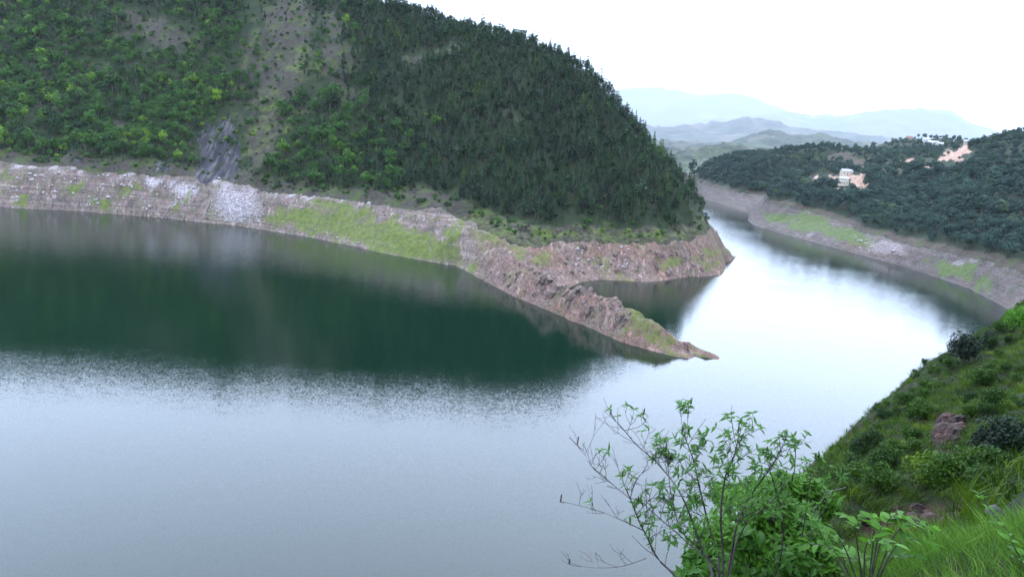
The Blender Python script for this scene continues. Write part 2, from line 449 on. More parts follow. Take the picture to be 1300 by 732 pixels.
def hill_h(x, y, base=None):
    b = S(x, y) if base is None else base
    up = sstep(8, 40, b)
    px, py = project(np.stack([x, y, b], -1))
    z = b.copy()
    z += up * (fbm(x, y, 60, 3, 0.5, 1) * 5.0 + (ridged(x * 1.5 + y * 0.25, y * 0.45, 30, 3, 2) - 0.85) * 1.8 + fbm(x, y, 7, 3, 0.5, 3) * 0.9)
    z += ell(px, py, SLAB) * (ridged(x, y * 0.15, 11, 2, 14) - 0.7) * 1.9
    zb = np.interp(px, BTX, BTZ)
    band = sstep(-0.3, 1.5, b) * (1 - up * 0.5) * (b < zb + 6)
    rocky = sstep(575, 610, px)
    rib = ridged((x * 0.95 - y * 0.25), (y * 0.25 + x * 0.1), 21, 4, 5)              # buttresses running down-slope
    strat = ridged(x * 0.75 + y * 0.75, (x - y) * 0.20, 10.0, 4, 8)
    amp = sstep(0, 6, b) * (1 - 0.75 * sstep(850, 885, px) * sstep(480, 440, y))
    front = sstep(500, 470, y)
    z += band * rocky * amp * ((rib - 0.95) * 2.6 * (1 - front * 0.7) + (strat - 0.95) * (0.6 + front * 1.15) + (ridged(x, y, 5, 3, 10) - 0.8) * 0.55 + fbm(x, y, 2.6, 3, 0.6, 9) * 0.6)
    z += band * (1 - rocky) * amp * ((ridged(x * 1.1, y * 0.3, 13, 3, 4) - 0.85) * 0.55 + fbm(x, y, 3.5, 3, 0.6, 6) * 0.45)
    return z

xs = spaced((-760, -70, 2.6), (-70, 165, 0.85), (165, 300, 3.0))
ys = spaced((295, 560, 0.85), (560, 720, 2.4), (720, 1000, 4.5), (1000, 1500, 16))
X, Y = np.meshgrid(xs, ys)
BZ = S(X, Y)
Z = hill_h(X, Y, BZ)
px, py = project(np.stack([X, Y, Z], -1))
zb = np.interp(px, BTX, BTZ)
wob = fbm(X, Y, 14, 3, 0.5, 12)
m_rock = sstep(1.0, -0.6, BZ - zb - wob * 1.3 * sstep(575, 610, px))
ped = ell(px, py, [(492, 302, 122, 24, 13), (385, 280, 62, 14, 9), (575, 300, 11, 34, 25), (430, 262, 60, 8, 14), (560, 322, 36, 10, 12), (620, 300, 34, 15, 25), (655, 316, 26, 10, 20), (600, 340, 24, 7, 15),
                   (812, 405, 26, 26, 30), (835, 425, 22, 12, 35), (850, 445, 40, 5, 12), (893, 452, 12, 6, 15), (828, 392, 30, 6, 40), (792, 355, 12, 10, 0), (905, 318, 14, 12, 30), (930, 324, 10, 7, 20), (895, 335, 20, 10, 20), (850, 335, 12, 12, 0), (760, 335, 12, 8, 0), (690, 330, 10, 12, 0),
                   (100, 240, 26, 8, 5), (130, 256, 18, 6, 0), (30, 255, 18, 6, 0), (170, 240, 20, 7, 0), (230, 255, 8, 14, 0), (15, 225, 20, 5, 0)])
m_grass = ped * np.where(px > 585, 0.62, 0.78) * m_rock
m_grass = np.maximum(m_grass, 0.36 * m_rock * sstep(0.0, 0.5, fbm(X, Y, 22, 3, 0.5, 20)))
bench = (1 - m_rock) * sstep(15, 4, BZ - zb)
m_soil = np.maximum(np.maximum(bench * 0.8, ell(px, py, SCARS) * 0.9), ell(px, py, SPARSE) * 0.58)
m_grass = np.maximum(m_grass, ell(px, py, [(380, 75, 40, 20, 0), (345, 150, 30, 50, 10), (320, 195, 30, 10, 8)]) * 0.42 * (1 - m_rock))
m_grass = np.maximum(m_grass, bench * 0.45 * sstep(575, 600, px))
m_slate = np.maximum(ell(px, py, SLATE) * 0.95, ell(px, py, SLAB) * 0.5)
m_pale = np.maximum(ell(px, py, [(297, 256, 28, 22, 5), (197, 226, 16, 5, 8), (230, 243, 12, 12, 0)]) * 0.8,
                    m_rock * sstep(-3.2, -1.0, BZ - zb) * (px < 470) * sstep(0.0, 0.3, fbm(X, Y, 9, 2, 0.5, 23)) * 0.7)
m_pink = sstep(590, 640, px) * (0.5 + 0.5 * sstep(-0.2, 0.4, fbm(X, Y, 30, 2, 0.5, 25)))
ridge_D = lambda p: np.interp(p, [r[0] for r in RID], [r[2] for r in RID])
Dg = np.hypot(X, Y)
cull = (Z < -22) | (px > 985)
hill_me = grid_mesh('hill', X, Y, Z, dict(m_rock=m_rock, m_grass=m_grass, m_soil=m_soil, m_slate=m_slate, m_pale=m_pale, m_pink=m_pink, m_red=np.zeros_like(X)), cull)
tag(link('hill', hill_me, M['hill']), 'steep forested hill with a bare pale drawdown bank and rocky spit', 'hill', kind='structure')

# ------------------------------------------------------------------ far bank on the right
T = Surface()
T.line(W((1500, 505), (1400, 452), (1300, 402), (1275, 390), (1234, 367), (1196, 354), (1144, 337), (1100, 326), (1058, 314), (1009, 301), (980, 293), (957, 286), (950, 281),
         (953, 271), (937, 266), (913, 258), (888, 249.5), (874, 237), (864, 226), (858, 219)), 16)
ft = Q((1500, 425, 400), (1400, 385, 428), (1300, 350, 500), (1227, 329, 577), (1147, 310, 658), (1100, 297, 712), (1060, 281, 790), (1000, 265, 862), (972, 255, 930), (972, 248, 1090), (923, 243, 1150), (878, 232, 1300), (866, 222, 1600))
T.line(ft, 18)
T.line(Q((1000, 280, 830), (1060, 297, 745), (965, 274, 900)), 15)
T.line([p + np.array([8, 10, 4.0]) for p in ft], 30)
T.line(Q((872, 226, 1500), (900, 213, 1340), (940, 210, 1260), (988, 195, 1190), (1020, 192, 1150), (1052, 197, 1130), (1080, 203, 1100)), 25)
T.line(Q((1500, 150, 700), (1400, 168, 740), (1300, 183, 800), (1260, 188, 860), (1220, 197, 950), (1180, 206, 1000), (1140, 207, 1050)), 25)
T.pts(Q((1070, 232, 930), (1040, 240, 920), (1100, 240, 920), (1000, 235, 980), (950, 232, 1130), (1140, 260, 800), (1180, 240, 850), (1250, 240, 750), (1300, 260, 640), (1230, 280, 660), (1180, 210, 985)))
T.line(Q((1040, 200, 1560), (1080, 199, 1560), (1110, 194, 1540), (1140, 182, 1520), (1160, 178, 1500), (1190, 180, 1480), (1250, 187, 1450), (1300, 190, 1420), (1400, 190, 1400)), 40)
T.pts(B((1000, 1500, 30), (1100, 1300, 58), (1200, 1200, 66), (960, 1500, 20), (900, 1600, 8), (1100, 1800, 30), (1250, 1800, 40), (1000, 1800, 10)))
T.line([np.array([*(p[:2] * 0.96), -9.0]) for p in W((1500, 505), (1400, 452), (1300, 402), (1196, 354), (1100, 326), (1009, 301), (957, 286))], 40)
T.pts(B((925, 870, -12), (915, 1000, -10), (880, 1180, -10), (860, 1300, -10), (845, 1700, -6), (1200, 400, -22), (1000, 600, -22), (1400, 300, -22)))
T.solve()
FTX = np.array([858, 866, 878, 923, 972, 1000, 1060, 1100, 1147, 1227, 1300, 1400, 1500])
FTZ = np.array([ft[12][2], ft[12][2], ft[11][2], ft[10][2], ft[9][2], ft[7][2], ft[6][2], ft[5][2], ft[4][2], ft[3][2], ft[2][2], ft[1][2], ft[0][2]])
def bank_h(x, y, base=None):
    b = T(x, y) if base is None else base
    up = sstep(8, 35, b)
    return b + up * (fbm(x, y, 90, 4, 0.5, 31) * 6 + ridged(x * 0.6, y * 1.2, 45, 3, 32) * 2.0) + sstep(0, 4, b) * (fbm(x, y, 9, 3, 0.6, 33) * 0.7 + ridged(x, y, 16, 3, 34) * 0.5)
xs = spaced((120, 760, 3.0), (760, 1100, 9.0)); ys = spaced((240, 1120, 3.4), (1120, 2100, 9.0))
X, Y = np.meshgrid(xs, ys)
BZ = T(X, Y); Z = bank_h(X, Y, BZ)
px, py = project(np.stack([X, Y, Z], -1))
zb = np.interp(px, FTX, FTZ)
m_rock = sstep(1.5, -1.0, BZ - zb - fbm(X, Y, 15, 3, 0.5, 35)) * (np.hypot(X, Y) < 1750)
m_grass = ell(px, py, [(1030, 285, 40, 12, 12), (1075, 298, 45, 12, 15), (985, 276, 25, 7, 10), (1210, 345, 40, 6, 18), (1170, 335, 20, 4, 15), (1250, 362, 22, 6, 25), (1225, 340, 25, 7, -10)]) * 0.8 * m_rock
m_soil = np.maximum(ell(px, py, [(985, 270, 30, 8, 10), (1060, 282, 35, 6, 15)]), 0.8 * (1 - m_rock) * sstep(7, 2, BZ - zb))
m_soil = np.maximum(m_soil, ell(px, py, [(1075, 203, 45, 7, 8), (1120, 212, 30, 5, 0)]) * 0.8)
m_red = ell(px, py, [(1072, 226, 22, 6, 12), (1092, 233, 16, 5, 15), (1066, 240, 14, 5, 10), (1062, 220, 5, 2.5, 0), (1038, 231, 9, 3, -5), (1064, 238, 8, 4, 20), (1153, 204, 18, 3.5, 5), (1163, 208, 8, 3, 40), (1205, 199, 30, 3, -5), (1222, 194, 16, 3.5, 8), (1180, 211, 16, 2, 5)])
m_pale = ell(px, py, [(1125, 312, 26, 8, 15), (1225, 333, 14, 3, 10), (1030, 299, 12, 2.5, 10)]) * 0.35 * m_rock
m_pink = ell(px, py, [(1115, 315, 40, 10, 12)])
bank_me = grid_mesh('far_bank', X, Y, Z, dict(m_rock=m_rock, m_grass=m_grass, m_soil=m_soil, m_slate=np.zeros_like(X), m_pale=m_pale, m_pink=m_pink, m_red=m_red), Z < -15)
tag(link('far_bank', bank_me, M['bank']), 'wooded bank across the water with bare strip and red earth cuts', 'hill', kind='structure')

# ------------------------------------------------------------------ hazy hills and mountains beyond
def far_ridge(name, label, prof, D, spread, tilt, ncol=150, nrow=44, nz=1.0, seed=0, grass=0.3):
    pxs = np.array([p[0] for p in prof]); pys = np.array([p[1] for p in prof])
    cols = np.linspace(pxs[0], pxs[-1], ncol)
    rid = np.array([at_range(c, np.interp(c, pxs, pys), D + tilt * (c - cols[0])) for c in cols])
    t = np.linspace(-1, 1, nrow)
    u = rid[:, :2] / np.linalg.norm(rid[:, :2], axis=1)[:, None]
    P = rid[None, :, :2] + u[None] * (t[:, None, None] * spread)
    f = np.where(t < 0, 1 - np.abs(t) ** 1.15, 1 - np.abs(t) ** 1.3)[:, None]
    Zr = rid[None, :, 2] * f - 8 * np.abs(t)[:, None]
    X, Y = P[..., 0], P[..., 1]
    env = np.sin(np.pi * np.clip((t + 1) / 2, 0, 1))[:, None] * (0.35 + 0.65 * np.abs(t)[:, None])
    Zr = Zr + env * (ridged(X, Y, spread * 0.32, 4, seed) - 0.4) * spread * 0.07 * nz + fbm(X, Y, spread * 0.05, 3, 0.5, seed + 1) * spread * 0.006 * nz
    me = grid_mesh(name, X, Y, Zr, dict(m_grass=np.full_like(X, grass) + 0.4 * fbm(X, Y, spread * 0.2, 3, 0.5, seed + 2), m_soil=0.35 + 0.5 * fbm(X, Y, spread * 0.25, 2, 0.5, seed + 3)))
    return tag(link(name, me, M['far']), label, 'hills', kind='structure')
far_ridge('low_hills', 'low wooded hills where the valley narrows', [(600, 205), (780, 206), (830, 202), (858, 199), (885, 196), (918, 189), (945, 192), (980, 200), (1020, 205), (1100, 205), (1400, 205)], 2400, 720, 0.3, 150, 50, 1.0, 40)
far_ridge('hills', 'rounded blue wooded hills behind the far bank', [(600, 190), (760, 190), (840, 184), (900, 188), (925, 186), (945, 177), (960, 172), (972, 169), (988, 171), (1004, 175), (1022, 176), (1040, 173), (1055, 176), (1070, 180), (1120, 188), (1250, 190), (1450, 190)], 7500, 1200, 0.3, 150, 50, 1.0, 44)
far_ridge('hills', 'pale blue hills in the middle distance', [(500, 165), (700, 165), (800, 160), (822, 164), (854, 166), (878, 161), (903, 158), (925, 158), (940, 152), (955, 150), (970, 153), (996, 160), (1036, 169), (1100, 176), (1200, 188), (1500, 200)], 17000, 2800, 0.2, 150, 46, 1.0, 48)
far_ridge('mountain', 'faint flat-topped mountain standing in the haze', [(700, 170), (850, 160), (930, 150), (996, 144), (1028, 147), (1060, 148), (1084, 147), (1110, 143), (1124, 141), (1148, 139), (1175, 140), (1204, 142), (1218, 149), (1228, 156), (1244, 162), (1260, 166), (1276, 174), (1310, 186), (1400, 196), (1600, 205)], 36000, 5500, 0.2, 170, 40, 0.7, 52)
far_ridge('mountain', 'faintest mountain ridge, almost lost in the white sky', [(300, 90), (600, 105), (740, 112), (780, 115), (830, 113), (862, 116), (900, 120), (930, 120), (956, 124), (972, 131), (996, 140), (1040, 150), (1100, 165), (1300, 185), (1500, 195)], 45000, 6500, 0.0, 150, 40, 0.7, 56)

# ------------------------------------------------------------------ near slope the photographer stands on
N_ = Surface()
sil = [(1420, 330, 210), (1300, 385, 165), (1268, 412, 140), (1210, 450, 110), (1165, 482, 94), (1130, 516, 80), (1085, 574, 60), (1045, 622, 45), (1005, 675, 32), (955, 745, 21), (905, 810, 15), (850, 880, 10), (760, 960, 7.5)]
silp = Q(*sil)
N_.line(silp, 6)
fall = []
for p in silp:
    u = p[:2] / np.linalg.norm(p[:2]); u = u * 0.75 + np.array([-0.66, 0.0])
    fall.append((p, u / np.linalg.norm(u)))
for k, dz in ((4, -4.5), (14, -19.0)): N_.line([np.array([*(p[:2] + u * k), p[2] + dz]) for p, u in fall], 10)
N_.line([np.array([*(p[:2] + u * (p[2] / 1.45)), 0.0]) for p, u in fall], 25)
N_.line([np.array([*(p[:2] + u * (p[2] / 1.45 + 25)), -20.0]) for p, u in fall], 40)
N_.line(Q((1060, 655, 22), (1130, 612, 26), (1165, 578, 28), (1200, 545, 31), (1240, 528, 33), (1300, 505, 36), (1420, 470, 40)), 4)       # grassy ledge
N_.line(B((1130, 34, 65.5), (1200, 42, 65.5), (1300, 52, 66.5), (1420, 58, 69)), 6)                                                     # gully behind it
N_.line(Q((1100, 580, 54), (1130, 562, 60), (1200, 512, 76), (1250, 462, 96), (1300, 425, 115)), 8)
N_.line(Q((1100, 690, 19.5), (1160, 690, 19), (1210, 690, 19), (1250, 660, 21), (1300, 610, 23)), 3)                                      # foot of the rocky bank
N_.line(B((1040, 13, 70.5), (1120, 12, 71.0), (1200, 12, 71.5), (1300, 14, 72.8), (1420, 14, 75)), 3)                                    # hollow
N_.line(Q((1300, 692, 7.2), (1240, 700, 7.0), (1190, 702, 6.8), (1140, 715, 6.6), (1060, 722, 6.6), (980, 745, 6.2), (900, 790, 5.6), (800, 850, 4.8)), 1.5)
N_.line(B((1300, 3.5, 77.6), (1000, 3.0, 77.4), (800, 3.0, 77.2)), 1.5)
N_.pts([(0, 0, 78.3), (-3, 0, 77.9), (3, 1, 78.5), (0, -4, 79.5), (8, 0, 80.5), (6, 8, 78.2), (12, 12, 79), (18, 2, 88), (0, -40, 112), (40, -20, 115), (60, 40, 92), (-40, -40, 100), (80, 90, 86), (120, 150, 84),
         (-12, 2, 70), (-30, 4, 55), (-60, 0, 40), (-100, -10, 10), (-60, -60, 95), (-5, 6, 74.0), (-12, 8, 66.0), (-90, -60, 70), (30, 12, 82), (30, 26, 76), (55, 60, 78), (-20, 40, 36), (5, 60, 22), (4, 30, 58), (2, 18, 65), (10, 90, 8)])
N_.solve()
def near_h(x, y, base=None):
    b = N_(x, y) if base is None else base
    d = np.hypot(x, y); f = sstep(6, 25, d)
    return b + f * (fbm(x, y, 13, 4, 0.5, 61) * 1.0 + ridged(x, y, 6, 3, 62) * 0.35) + fbm(x, y, 1.6, 3, 0.5, 63) * 0.06 * (1 + 3 * f)
xs = spaced((-150, -14, 4), (-14, 22, 0.35), (22, 80, 0.6), (80, 220, 2.5)); ys = spaced((-70, 2, 4), (2, 60, 0.42), (60, 125, 0.9), (125, 300, 3))
X, Y = np.meshgrid(xs, ys)
BZ = N_(X, Y); Z = near_h(X, Y, BZ)
gyy, gxx = np.gradient(BZ, ys, xs)
slope = np.hypot(gxx, gyy)
px, py = project(np.stack([X, Y, Z], -1))
m_rock = ell(px, py, [(1203, 557, 20, 30, 20), (1185, 655, 66, 26, -10), (1130, 665, 45, 16, -15)]) * (np.hypot(X, Y) > 10)
m_grass = np.clip(0.58 + 0.5 * fbm(X, Y, 7, 3, 0.5, 66), 0, 1) * (1 - 0.8 * m_rock)
m_soil = 0.35 + 0.4 * fbm(X, Y, 5, 3, 0.5, 67)
zer = np.zeros_like(X)
near_me = grid_mesh('near_slope', X, Y, Z, dict(m_rock=m_rock * (0.75 + 0.5 * fbm(X, Y, 3, 3, 0.5, 68)), m_grass=m_grass, m_soil=m_soil, m_slate=zer, m_pale=zer, m_pink=m_rock, m_red=zer), Z < -18)
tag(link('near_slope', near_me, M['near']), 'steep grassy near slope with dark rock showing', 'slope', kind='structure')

# ------------------------------------------------------------------ plant shapes
def cards(rnd, centers, size, outward=None, jitter=1.0, aspect=0.6):
    """Leaf-spray quads of uneven size and tilt around the given centres."""
    v, f = [], []
    for i, c in enumerate(centers):
        n = Vector((rnd.gauss(0, 1), rnd.gauss(0, 1), rnd.gauss(0, 1)))
        if outward is not None: n = n * jitter + Vector(outward[i]) * 1.2
        n.normalize()
        a = n.orthogonal().normalized(); a.rotate(Matrix.Rotation(rnd.uniform(0, 6.28), 3, n)); b = n.cross(a)
        s = size * rnd.uniform(0.6, 1.35); c = Vector(c); k = len(v)
        bend = n * (s * rnd.uniform(-0.2, 0.25))
        v += [c - a * s, c - b * s * aspect + bend, c + a * s, c + b * s * aspect + bend]
        f += [(k, k + 1, k + 2, k + 3)]
    return v, f

def trunk_mesh(rnd, h, r, lean=0.3, limbs=0, crown_r=1.0):
    v, f = [], []
    def tube(pts, rads, sides=5):
        k0 = len(v)
        for j, (p, rr) in enumerate(zip(pts, rads)):
            for s in range(sides):
                a = 6.283 * s / sides
                v.append((p[0] + rr * math.cos(a), p[1] + rr * math.sin(a), p[2]))
        for j in range(len(pts) - 1):
            for s in range(sides):
                a, b = k0 + j * sides + s, k0 + j * sides + (s + 1) % sides
                f.append((a, b, b + sides, a + sides))
    ph = rnd.uniform(0, 6.28)
    spine = [(lean * math.sin(t * 2 + ph) * t, lean * math.cos(t * 1.7 + ph) * t, -0.6 + (h + 0.6) * t) for t in (0, .25, .5, .75, 1)]
    tube(spine, [r * 1.3, r, r * .8, r * .55, r * .15])
    for i in range(limbs):
        t = rnd.uniform(0.35, 0.8); a = rnd.uniform(0, 6.28); L = crown_r * rnd.uniform(0.5, 0.9)
        z0 = -0.6 + (h + 0.6) * t; p0 = (lean * math.sin(t * 2 + ph) * t, lean * math.cos(t * 1.7 + ph) * t, z0)
        p1 = (p0[0] + math.cos(a) * L * .5, p0[1] + math.sin(a) * L * .5, z0 + L * .35)
        p2 = (p0[0] + math.cos(a) * L, p0[1] + math.sin(a) * L, z0 + L * .8)
        tube([p0, p1, p2], [r * .5, r * .32, r * .1], 4)
    return v, f

def pine_template(seed, h=10.0, lmax=2.4, start=0.10, whorls=19, power=0.8, per=7, round_top=False):
    rnd = random.Random(seed)
    tv, tf = trunk_mesh(rnd, h * 0.97, 0.16, 0.25)
    v, f = [], []
    for w in range(whorls):
        t = start + (1 - start) * (w + rnd.uniform(0, 0.7)) / whorls
        L0 = lmax * ((1 - t) ** power if not round_top else math.sqrt(max(0.02, 1 - ((t - 0.62) / 0.40) ** 2)) if t > 0.3 else 0.5)
        for b in range(per):
            if rnd.random() < 0.14: continue
            a = 6.283 * (b + rnd.uniform(-.4, .4)) / per + w * 0.7
            L = max(0.25, L0 * rnd.uniform(0.65, 1.2))
            d = Vector((math.cos(a), math.sin(a), 0)); s = Vector((-math.sin(a), math.cos(a), 0))
            z = h * t; up = rnd.uniform(-0.25, 0.25) * L
            o = Vector((0, 0, z))
            for q in range(3):
                c0 = o + d * L * (0.12 + 0.24 * q); c1 = o + d * L * (0.62 + 0.19 * q) + Vector((0, 0, up * (0.4 + .3 * q)))
                wd = s * L * rnd.uniform(0.20, 0.38) + Vector((0, 0, rnd.uniform(-.35, .35)))
                m = (c0 + c1) / 2 + Vector((0, 0, rnd.uniform(0.05, 0.3)))
                k = len(v); v += [c0, m - wd, c1, m + wd]; f.append((k, k + 1, k + 2, k + 3))
    k = len(v); v += [Vector((.18, 0, h * .93)), Vector((0, 0, h * 1.03)), Vector((-.18, 0, h * .93)), Vector((0, .18, h * .93))]; f += [(k, k + 1, k + 2), (k + 3, k + 1, k)]
    return (raw_mesh('pine_trunk', tv, tf, True), raw_mesh('pine_crown', v, f))

def broad_template(seed, h=7.0, r=3.0, clumps=13, per=30, leaf=0.42, trunk=0.35, fl=0.75, tr=0.16):
    rnd = random.Random(seed)
    tv, tf = trunk_mesh(rnd, h * 0.75, tr, 0.35, 5, r)
    cs, outs = [], []
    cz = h * (trunk + (1 - trunk) / 2)
    for c in range(clumps):
        while True:
            p = Vector((rnd.uniform(-1, 1), rnd.uniform(-1, 1), rnd.uniform(-1, 1)))
            if p.length < 1 and p.length > 0.35: break
        cc = Vector((p.x * r * .72, p.y * r * .72, cz + p.z * h * (1 - trunk) * .40))
        cr_ = r * rnd.uniform(0.26, 0.46)
        for i in range(int(per * rnd.uniform(.7, 1.3))):
            d = Vector((rnd.gauss(0, 1), rnd.gauss(0, 1), rnd.gauss(0.25, 1))).normalized()
            cs.append(cc + Vector((d.x, d.y, d.z * fl)) * cr_ * rnd.uniform(0.65, 1.08)); outs.append(d)
    v, f = cards(rnd, cs, leaf, outs, 0.8)
    return (raw_mesh('tree_trunk', tv, tf, True), raw_mesh('tree_crown', v, f))

def set_mat(pair, bark, leaf):
    pair[0].materials.append(bark); pair[1].materials.append(leaf); return pair
PINES = [set_mat(pine_template(1), M['bark'], M['pine']), set_mat(pine_template(2, 11.5, 2.0, 0.2, 17, 0.7), M['bark'], M['pine']),
         set_mat(pine_template(3, 10.5, 2.7, 0.3, 13, 0.6, 6), M['bark'], M['pine']), set_mat(pine_template(4, 12.0, 2.6, 0.42, 12, 0.5, 6, True), M['bark'], M['pine'])]
BROAD = [set_mat(broad_template(10 + i, h, r, c, 30, 0.42, t), M['bark'], M['broad']) for i, (h, r, c, t) in enumerate(((7, 3.3, 16, .25), (6, 3.4, 14, .22), (8, 3.0, 13, .35), (5, 2.8, 11, .2)))]
WOODS = [set_mat(broad_template(20 + i, h, r, c, 30, 0.50, t), M['bark'], M['wood']) for i, (h, r, c, t) in enumerate(((9, 3.8, 14, .3), (8, 4.0, 15, .22), (10, 3.4, 13, .35)))]
BUSH = [set_mat(broad_template(30 + i, h, r, c, 24, 0.26, 0.05, 0.8, 0.06), M['bark'], M['broad']) for i, (h, r, c) in enumerate(((2.2, 1.6, 9), (2.8, 1.5, 9), (1.7, 1.7, 8)))]

def scatter(name, label, pts, rot, scl, idx, sources, kind='stuff'):
    """One mass of plants: points on the ground, each carrying a copy of one of the source plants."""
    me = bpy.data.meshes.new(name)
    me.vertices.add(len(pts)); me.vertices.foreach_set('co', np.asarray(pts, np.float32).ravel())
    for nm, tp, val in (('rot', 'FLOAT', rot), ('scl', 'FLOAT', scl)):
        a = me.attributes.new(nm, tp, 'POINT'); a.data.foreach_set('value', np.asarray(val, np.float32))
    a = me.attributes.new('idx', 'INT', 'POINT'); a.data.foreach_set('value', np.asarray(idx, np.int32))
    me.update()
    o = link(name, me)
    ng = bpy.data.node_groups.new(name, 'GeometryNodeTree')
    ng.interface.new_socket('Geometry', in_out='INPUT', socket_type='NodeSocketGeometry')
    ng.interface.new_socket('Geometry', in_out='OUTPUT', socket_type='NodeSocketGeometry')
    n, l = ng.nodes, ng.links
    gi, go = n.new('NodeGroupInput'), n.new('NodeGroupOutput')
    join = n.new('GeometryNodeJoinGeometry')
    for src in reversed(sources):
        j = n.new('GeometryNodeJoinGeometry')
        for ob in src:
            oi = n.new('GeometryNodeObjectInfo'); oi.transform_space = 'ORIGINAL'; oi.inputs['Object'].default_value = ob
            l.new(oi.outputs['Geometry'], j.inputs[0])
        g2 = n.new('GeometryNodeGeometryToInstance'); l.new(j.outputs[0], g2.inputs[0]); l.new(g2.outputs[0], join.inputs[0])
    iop = n.new('GeometryNodeInstanceOnPoints'); iop.inputs['Pick Instance'].default_value = True
    def na(nm, dt):
        x = n.new('GeometryNodeInputNamedAttribute'); x.data_type = dt; x.inputs[0].default_value = nm; return x.outputs[0]
    cx = n.new('ShaderNodeCombineXYZ'); l.new(na('rot', 'FLOAT'), cx.inputs[2])
    l.new(gi.outputs[0], iop.inputs['Points']); l.new(join.outputs[0], iop.inputs['Instance'])
    l.new(na('idx', 'INT'), iop.inputs['Instance Index'])
    l.new(cx.outputs[0], iop.inputs['Rotation']); l.new(na('scl', 'FLOAT'), iop.inputs['Scale'])
    l.new(iop.outputs[0], go.inputs[0])
    md = o.modifiers.new('scatter', 'NODES'); md.node_group = ng
    return tag(o, label, None, kind=kind)

def plant(name, pair, loc, rz, s, label, cat, group, parts=('trunk', 'crown')):
    e = empty(name, loc, rz, s)
    tag(e, label, cat, group)
    for nm, me in zip(parts, pair): link(nm, me, None, e)
    return e

def jgrid(x0, x1, y0, y1, st):
    gx, gy = np.meshgrid(np.arange(x0, x1, st), np.arange(y0, y1, st))
    return (gx + rng.uniform(-.48, .48, gx.shape) * st).ravel(), (gy + rng.uniform(-.48, .48, gx.shape) * st).ravel()

# ------------------------------------------------------------------ trees: left hill
x, y = jgrid(-760, 175, 420, 1080, 3.6)
b = S(x, y); k = b > 14; x, y, b = x[k], y[k], b[k]
z = hill_h(x, y, b); px, py = project(np.stack([x, y, z], -1)); D = y.copy()
zb = np.interp(px, BTX, BTZ)
k = (px > -140) & (px < 930) & (D < ridge_D(px) + 55) & (b > zb + 2.5)
x, y, z, b, px, py, D, zb = (a[k] for a in (x, y, z, b, px, py, D, zb))
scar = np.maximum(ell(px, py, SCARS + SLAB), ell(px, py, SPARSE) * 0.38)
above = b - zb
nz = fbm(x, y, 38, 3, 0.5, 71)
open_left = sstep(470, 380, px + 40 * nz)                  # grassy, bushy west face
dens = 0.95 - open_left * (0.20 - 0.45 * nz) - 0.85 * np.sqrt(scar)
dens *= 0.10 + 0.90 * sstep(5, 13, above + 4 * nz - 3 * sstep(600, 640, px) + 3 * open_left)
u = rng.random(len(x))
sel = u < dens
pine_p = np.clip(1.0 - open_left * 1.0 - 0.30 * sstep(600, 480, px) * sstep(110, 200, py), 0, 1) + open_left * (sstep(60, 0, py) * 0.55 + 0.06)
is_pine = rng.random(len(x)) < pine_p
low = above < 8
tall = is_pine & sel & ~low
leafy = ~is_pine & sel & ~low & (rng.random(len(x)) < 0.75)
bushy = (sel & ~tall & ~leafy) | ((rng.random(len(x)) < 0.26) & ~sel)

def pick(mask, smin, smax, nvar):
    i = np.where(mask)[0]
    s = rng.uniform(smin, smax, len(i)) * np.exp(rng.normal(0, 0.22, len(i)))
    return i, s, rng.uniform(0, 6.28, len(i)), rng.integers(0, nvar, len(i))

def plant_out(pts, rot, scl, var, D, shown, templates, name, mass, lab, cat, grp, mass_label, limit=300):
    """The plants that show largest are things of their own; the rest of the kind is one mass."""
    rank = np.argsort(np.where(shown, D / scl, 1e9))
    own = rank[:limit]
    first = {}
    for i in own:
        v = int(var[i])
        e = plant(name, templates[v], pts[i], float(rot[i]), float(scl[i]), lab(i), cat, grp)
        first.setdefault(v, list(e.children))
    vs = sorted(first); mapv = {v: j for j, v in enumerate(vs)}
    rest = np.setdiff1d(np.arange(len(pts)), own)
    if len(rest):
        scatter(mass, mass_label, pts[rest], rot[rest], scl[rest], [mapv.get(int(v), 0) for v in var[rest]], [first[v] for v in vs])

def inframe(px, py, m=4): return (px > m) & (px < 1300 - m) & (py > m) & (py < 732 - m)
P3 = np.stack([x, y, z], -1)
i, s, r, v = pick(tall, 0.5, 1.0, 4)
edge = D[i] > ridge_D(px[i]) - 40
v = np.where((v == 3) & ~edge & (rng.random(len(i)) < 0.8), 0, v)
plant_out(P3[i], r, s, v, D[i], inframe(px[i], py[i]) & (D[i] < ridge_D(px[i])), PINES, 'pine_tree', 'pine_forest',
          lambda i: ('dark green conical pine with branches to the ground on the steep hill', 'tall slender dark pine in the stand on the steep hill', 'broad open-branched pine with clear lower trunk on the steep hill', 'round-topped pine on a bare trunk on the steep hill')[int(v[i])], 'pine', 'pines on the steep hill', 'dense dark pine forest covering the steep hill')
i, s, r, v = pick(leafy, 0.6, 1.35, 4)
hill_leafy = (P3[i], r, s, v, D[i], inframe(px[i], py[i]) & (D[i] < ridge_D(px[i])))
plant_out(*hill_leafy, BROAD, 'broadleaf_tree', 'broadleaf_woodland',
          lambda i: ('bright green round-crowned tree on the open face of the steep hill', 'wide low-crowned green tree on the open face of the steep hill', 'tall narrow-crowned leafy tree on the open face of the steep hill', 'small squat leafy tree on the open face of the steep hill')[int(v[i])], 'tree', 'leafy trees on the steep hill', 'green leafy woodland on the steep hill')
i, s, r, v = pick(bushy, 0.55, 1.25, 3)
plant_out(P3[i], r, s, v, D[i], inframe(px[i], py[i]) & (D[i] < ridge_D(px[i])), BUSH, 'bush', 'scrub',
          lambda i: ('rounded green bush on the bare soil of the steep hill', 'upright green bush on the bare soil of the steep hill', 'low spreading green bush on the bare soil of the steep hill')[int(v[i])], 'bush', 'bushes on the steep hill', 'low green scrub on the steep hill', 200)

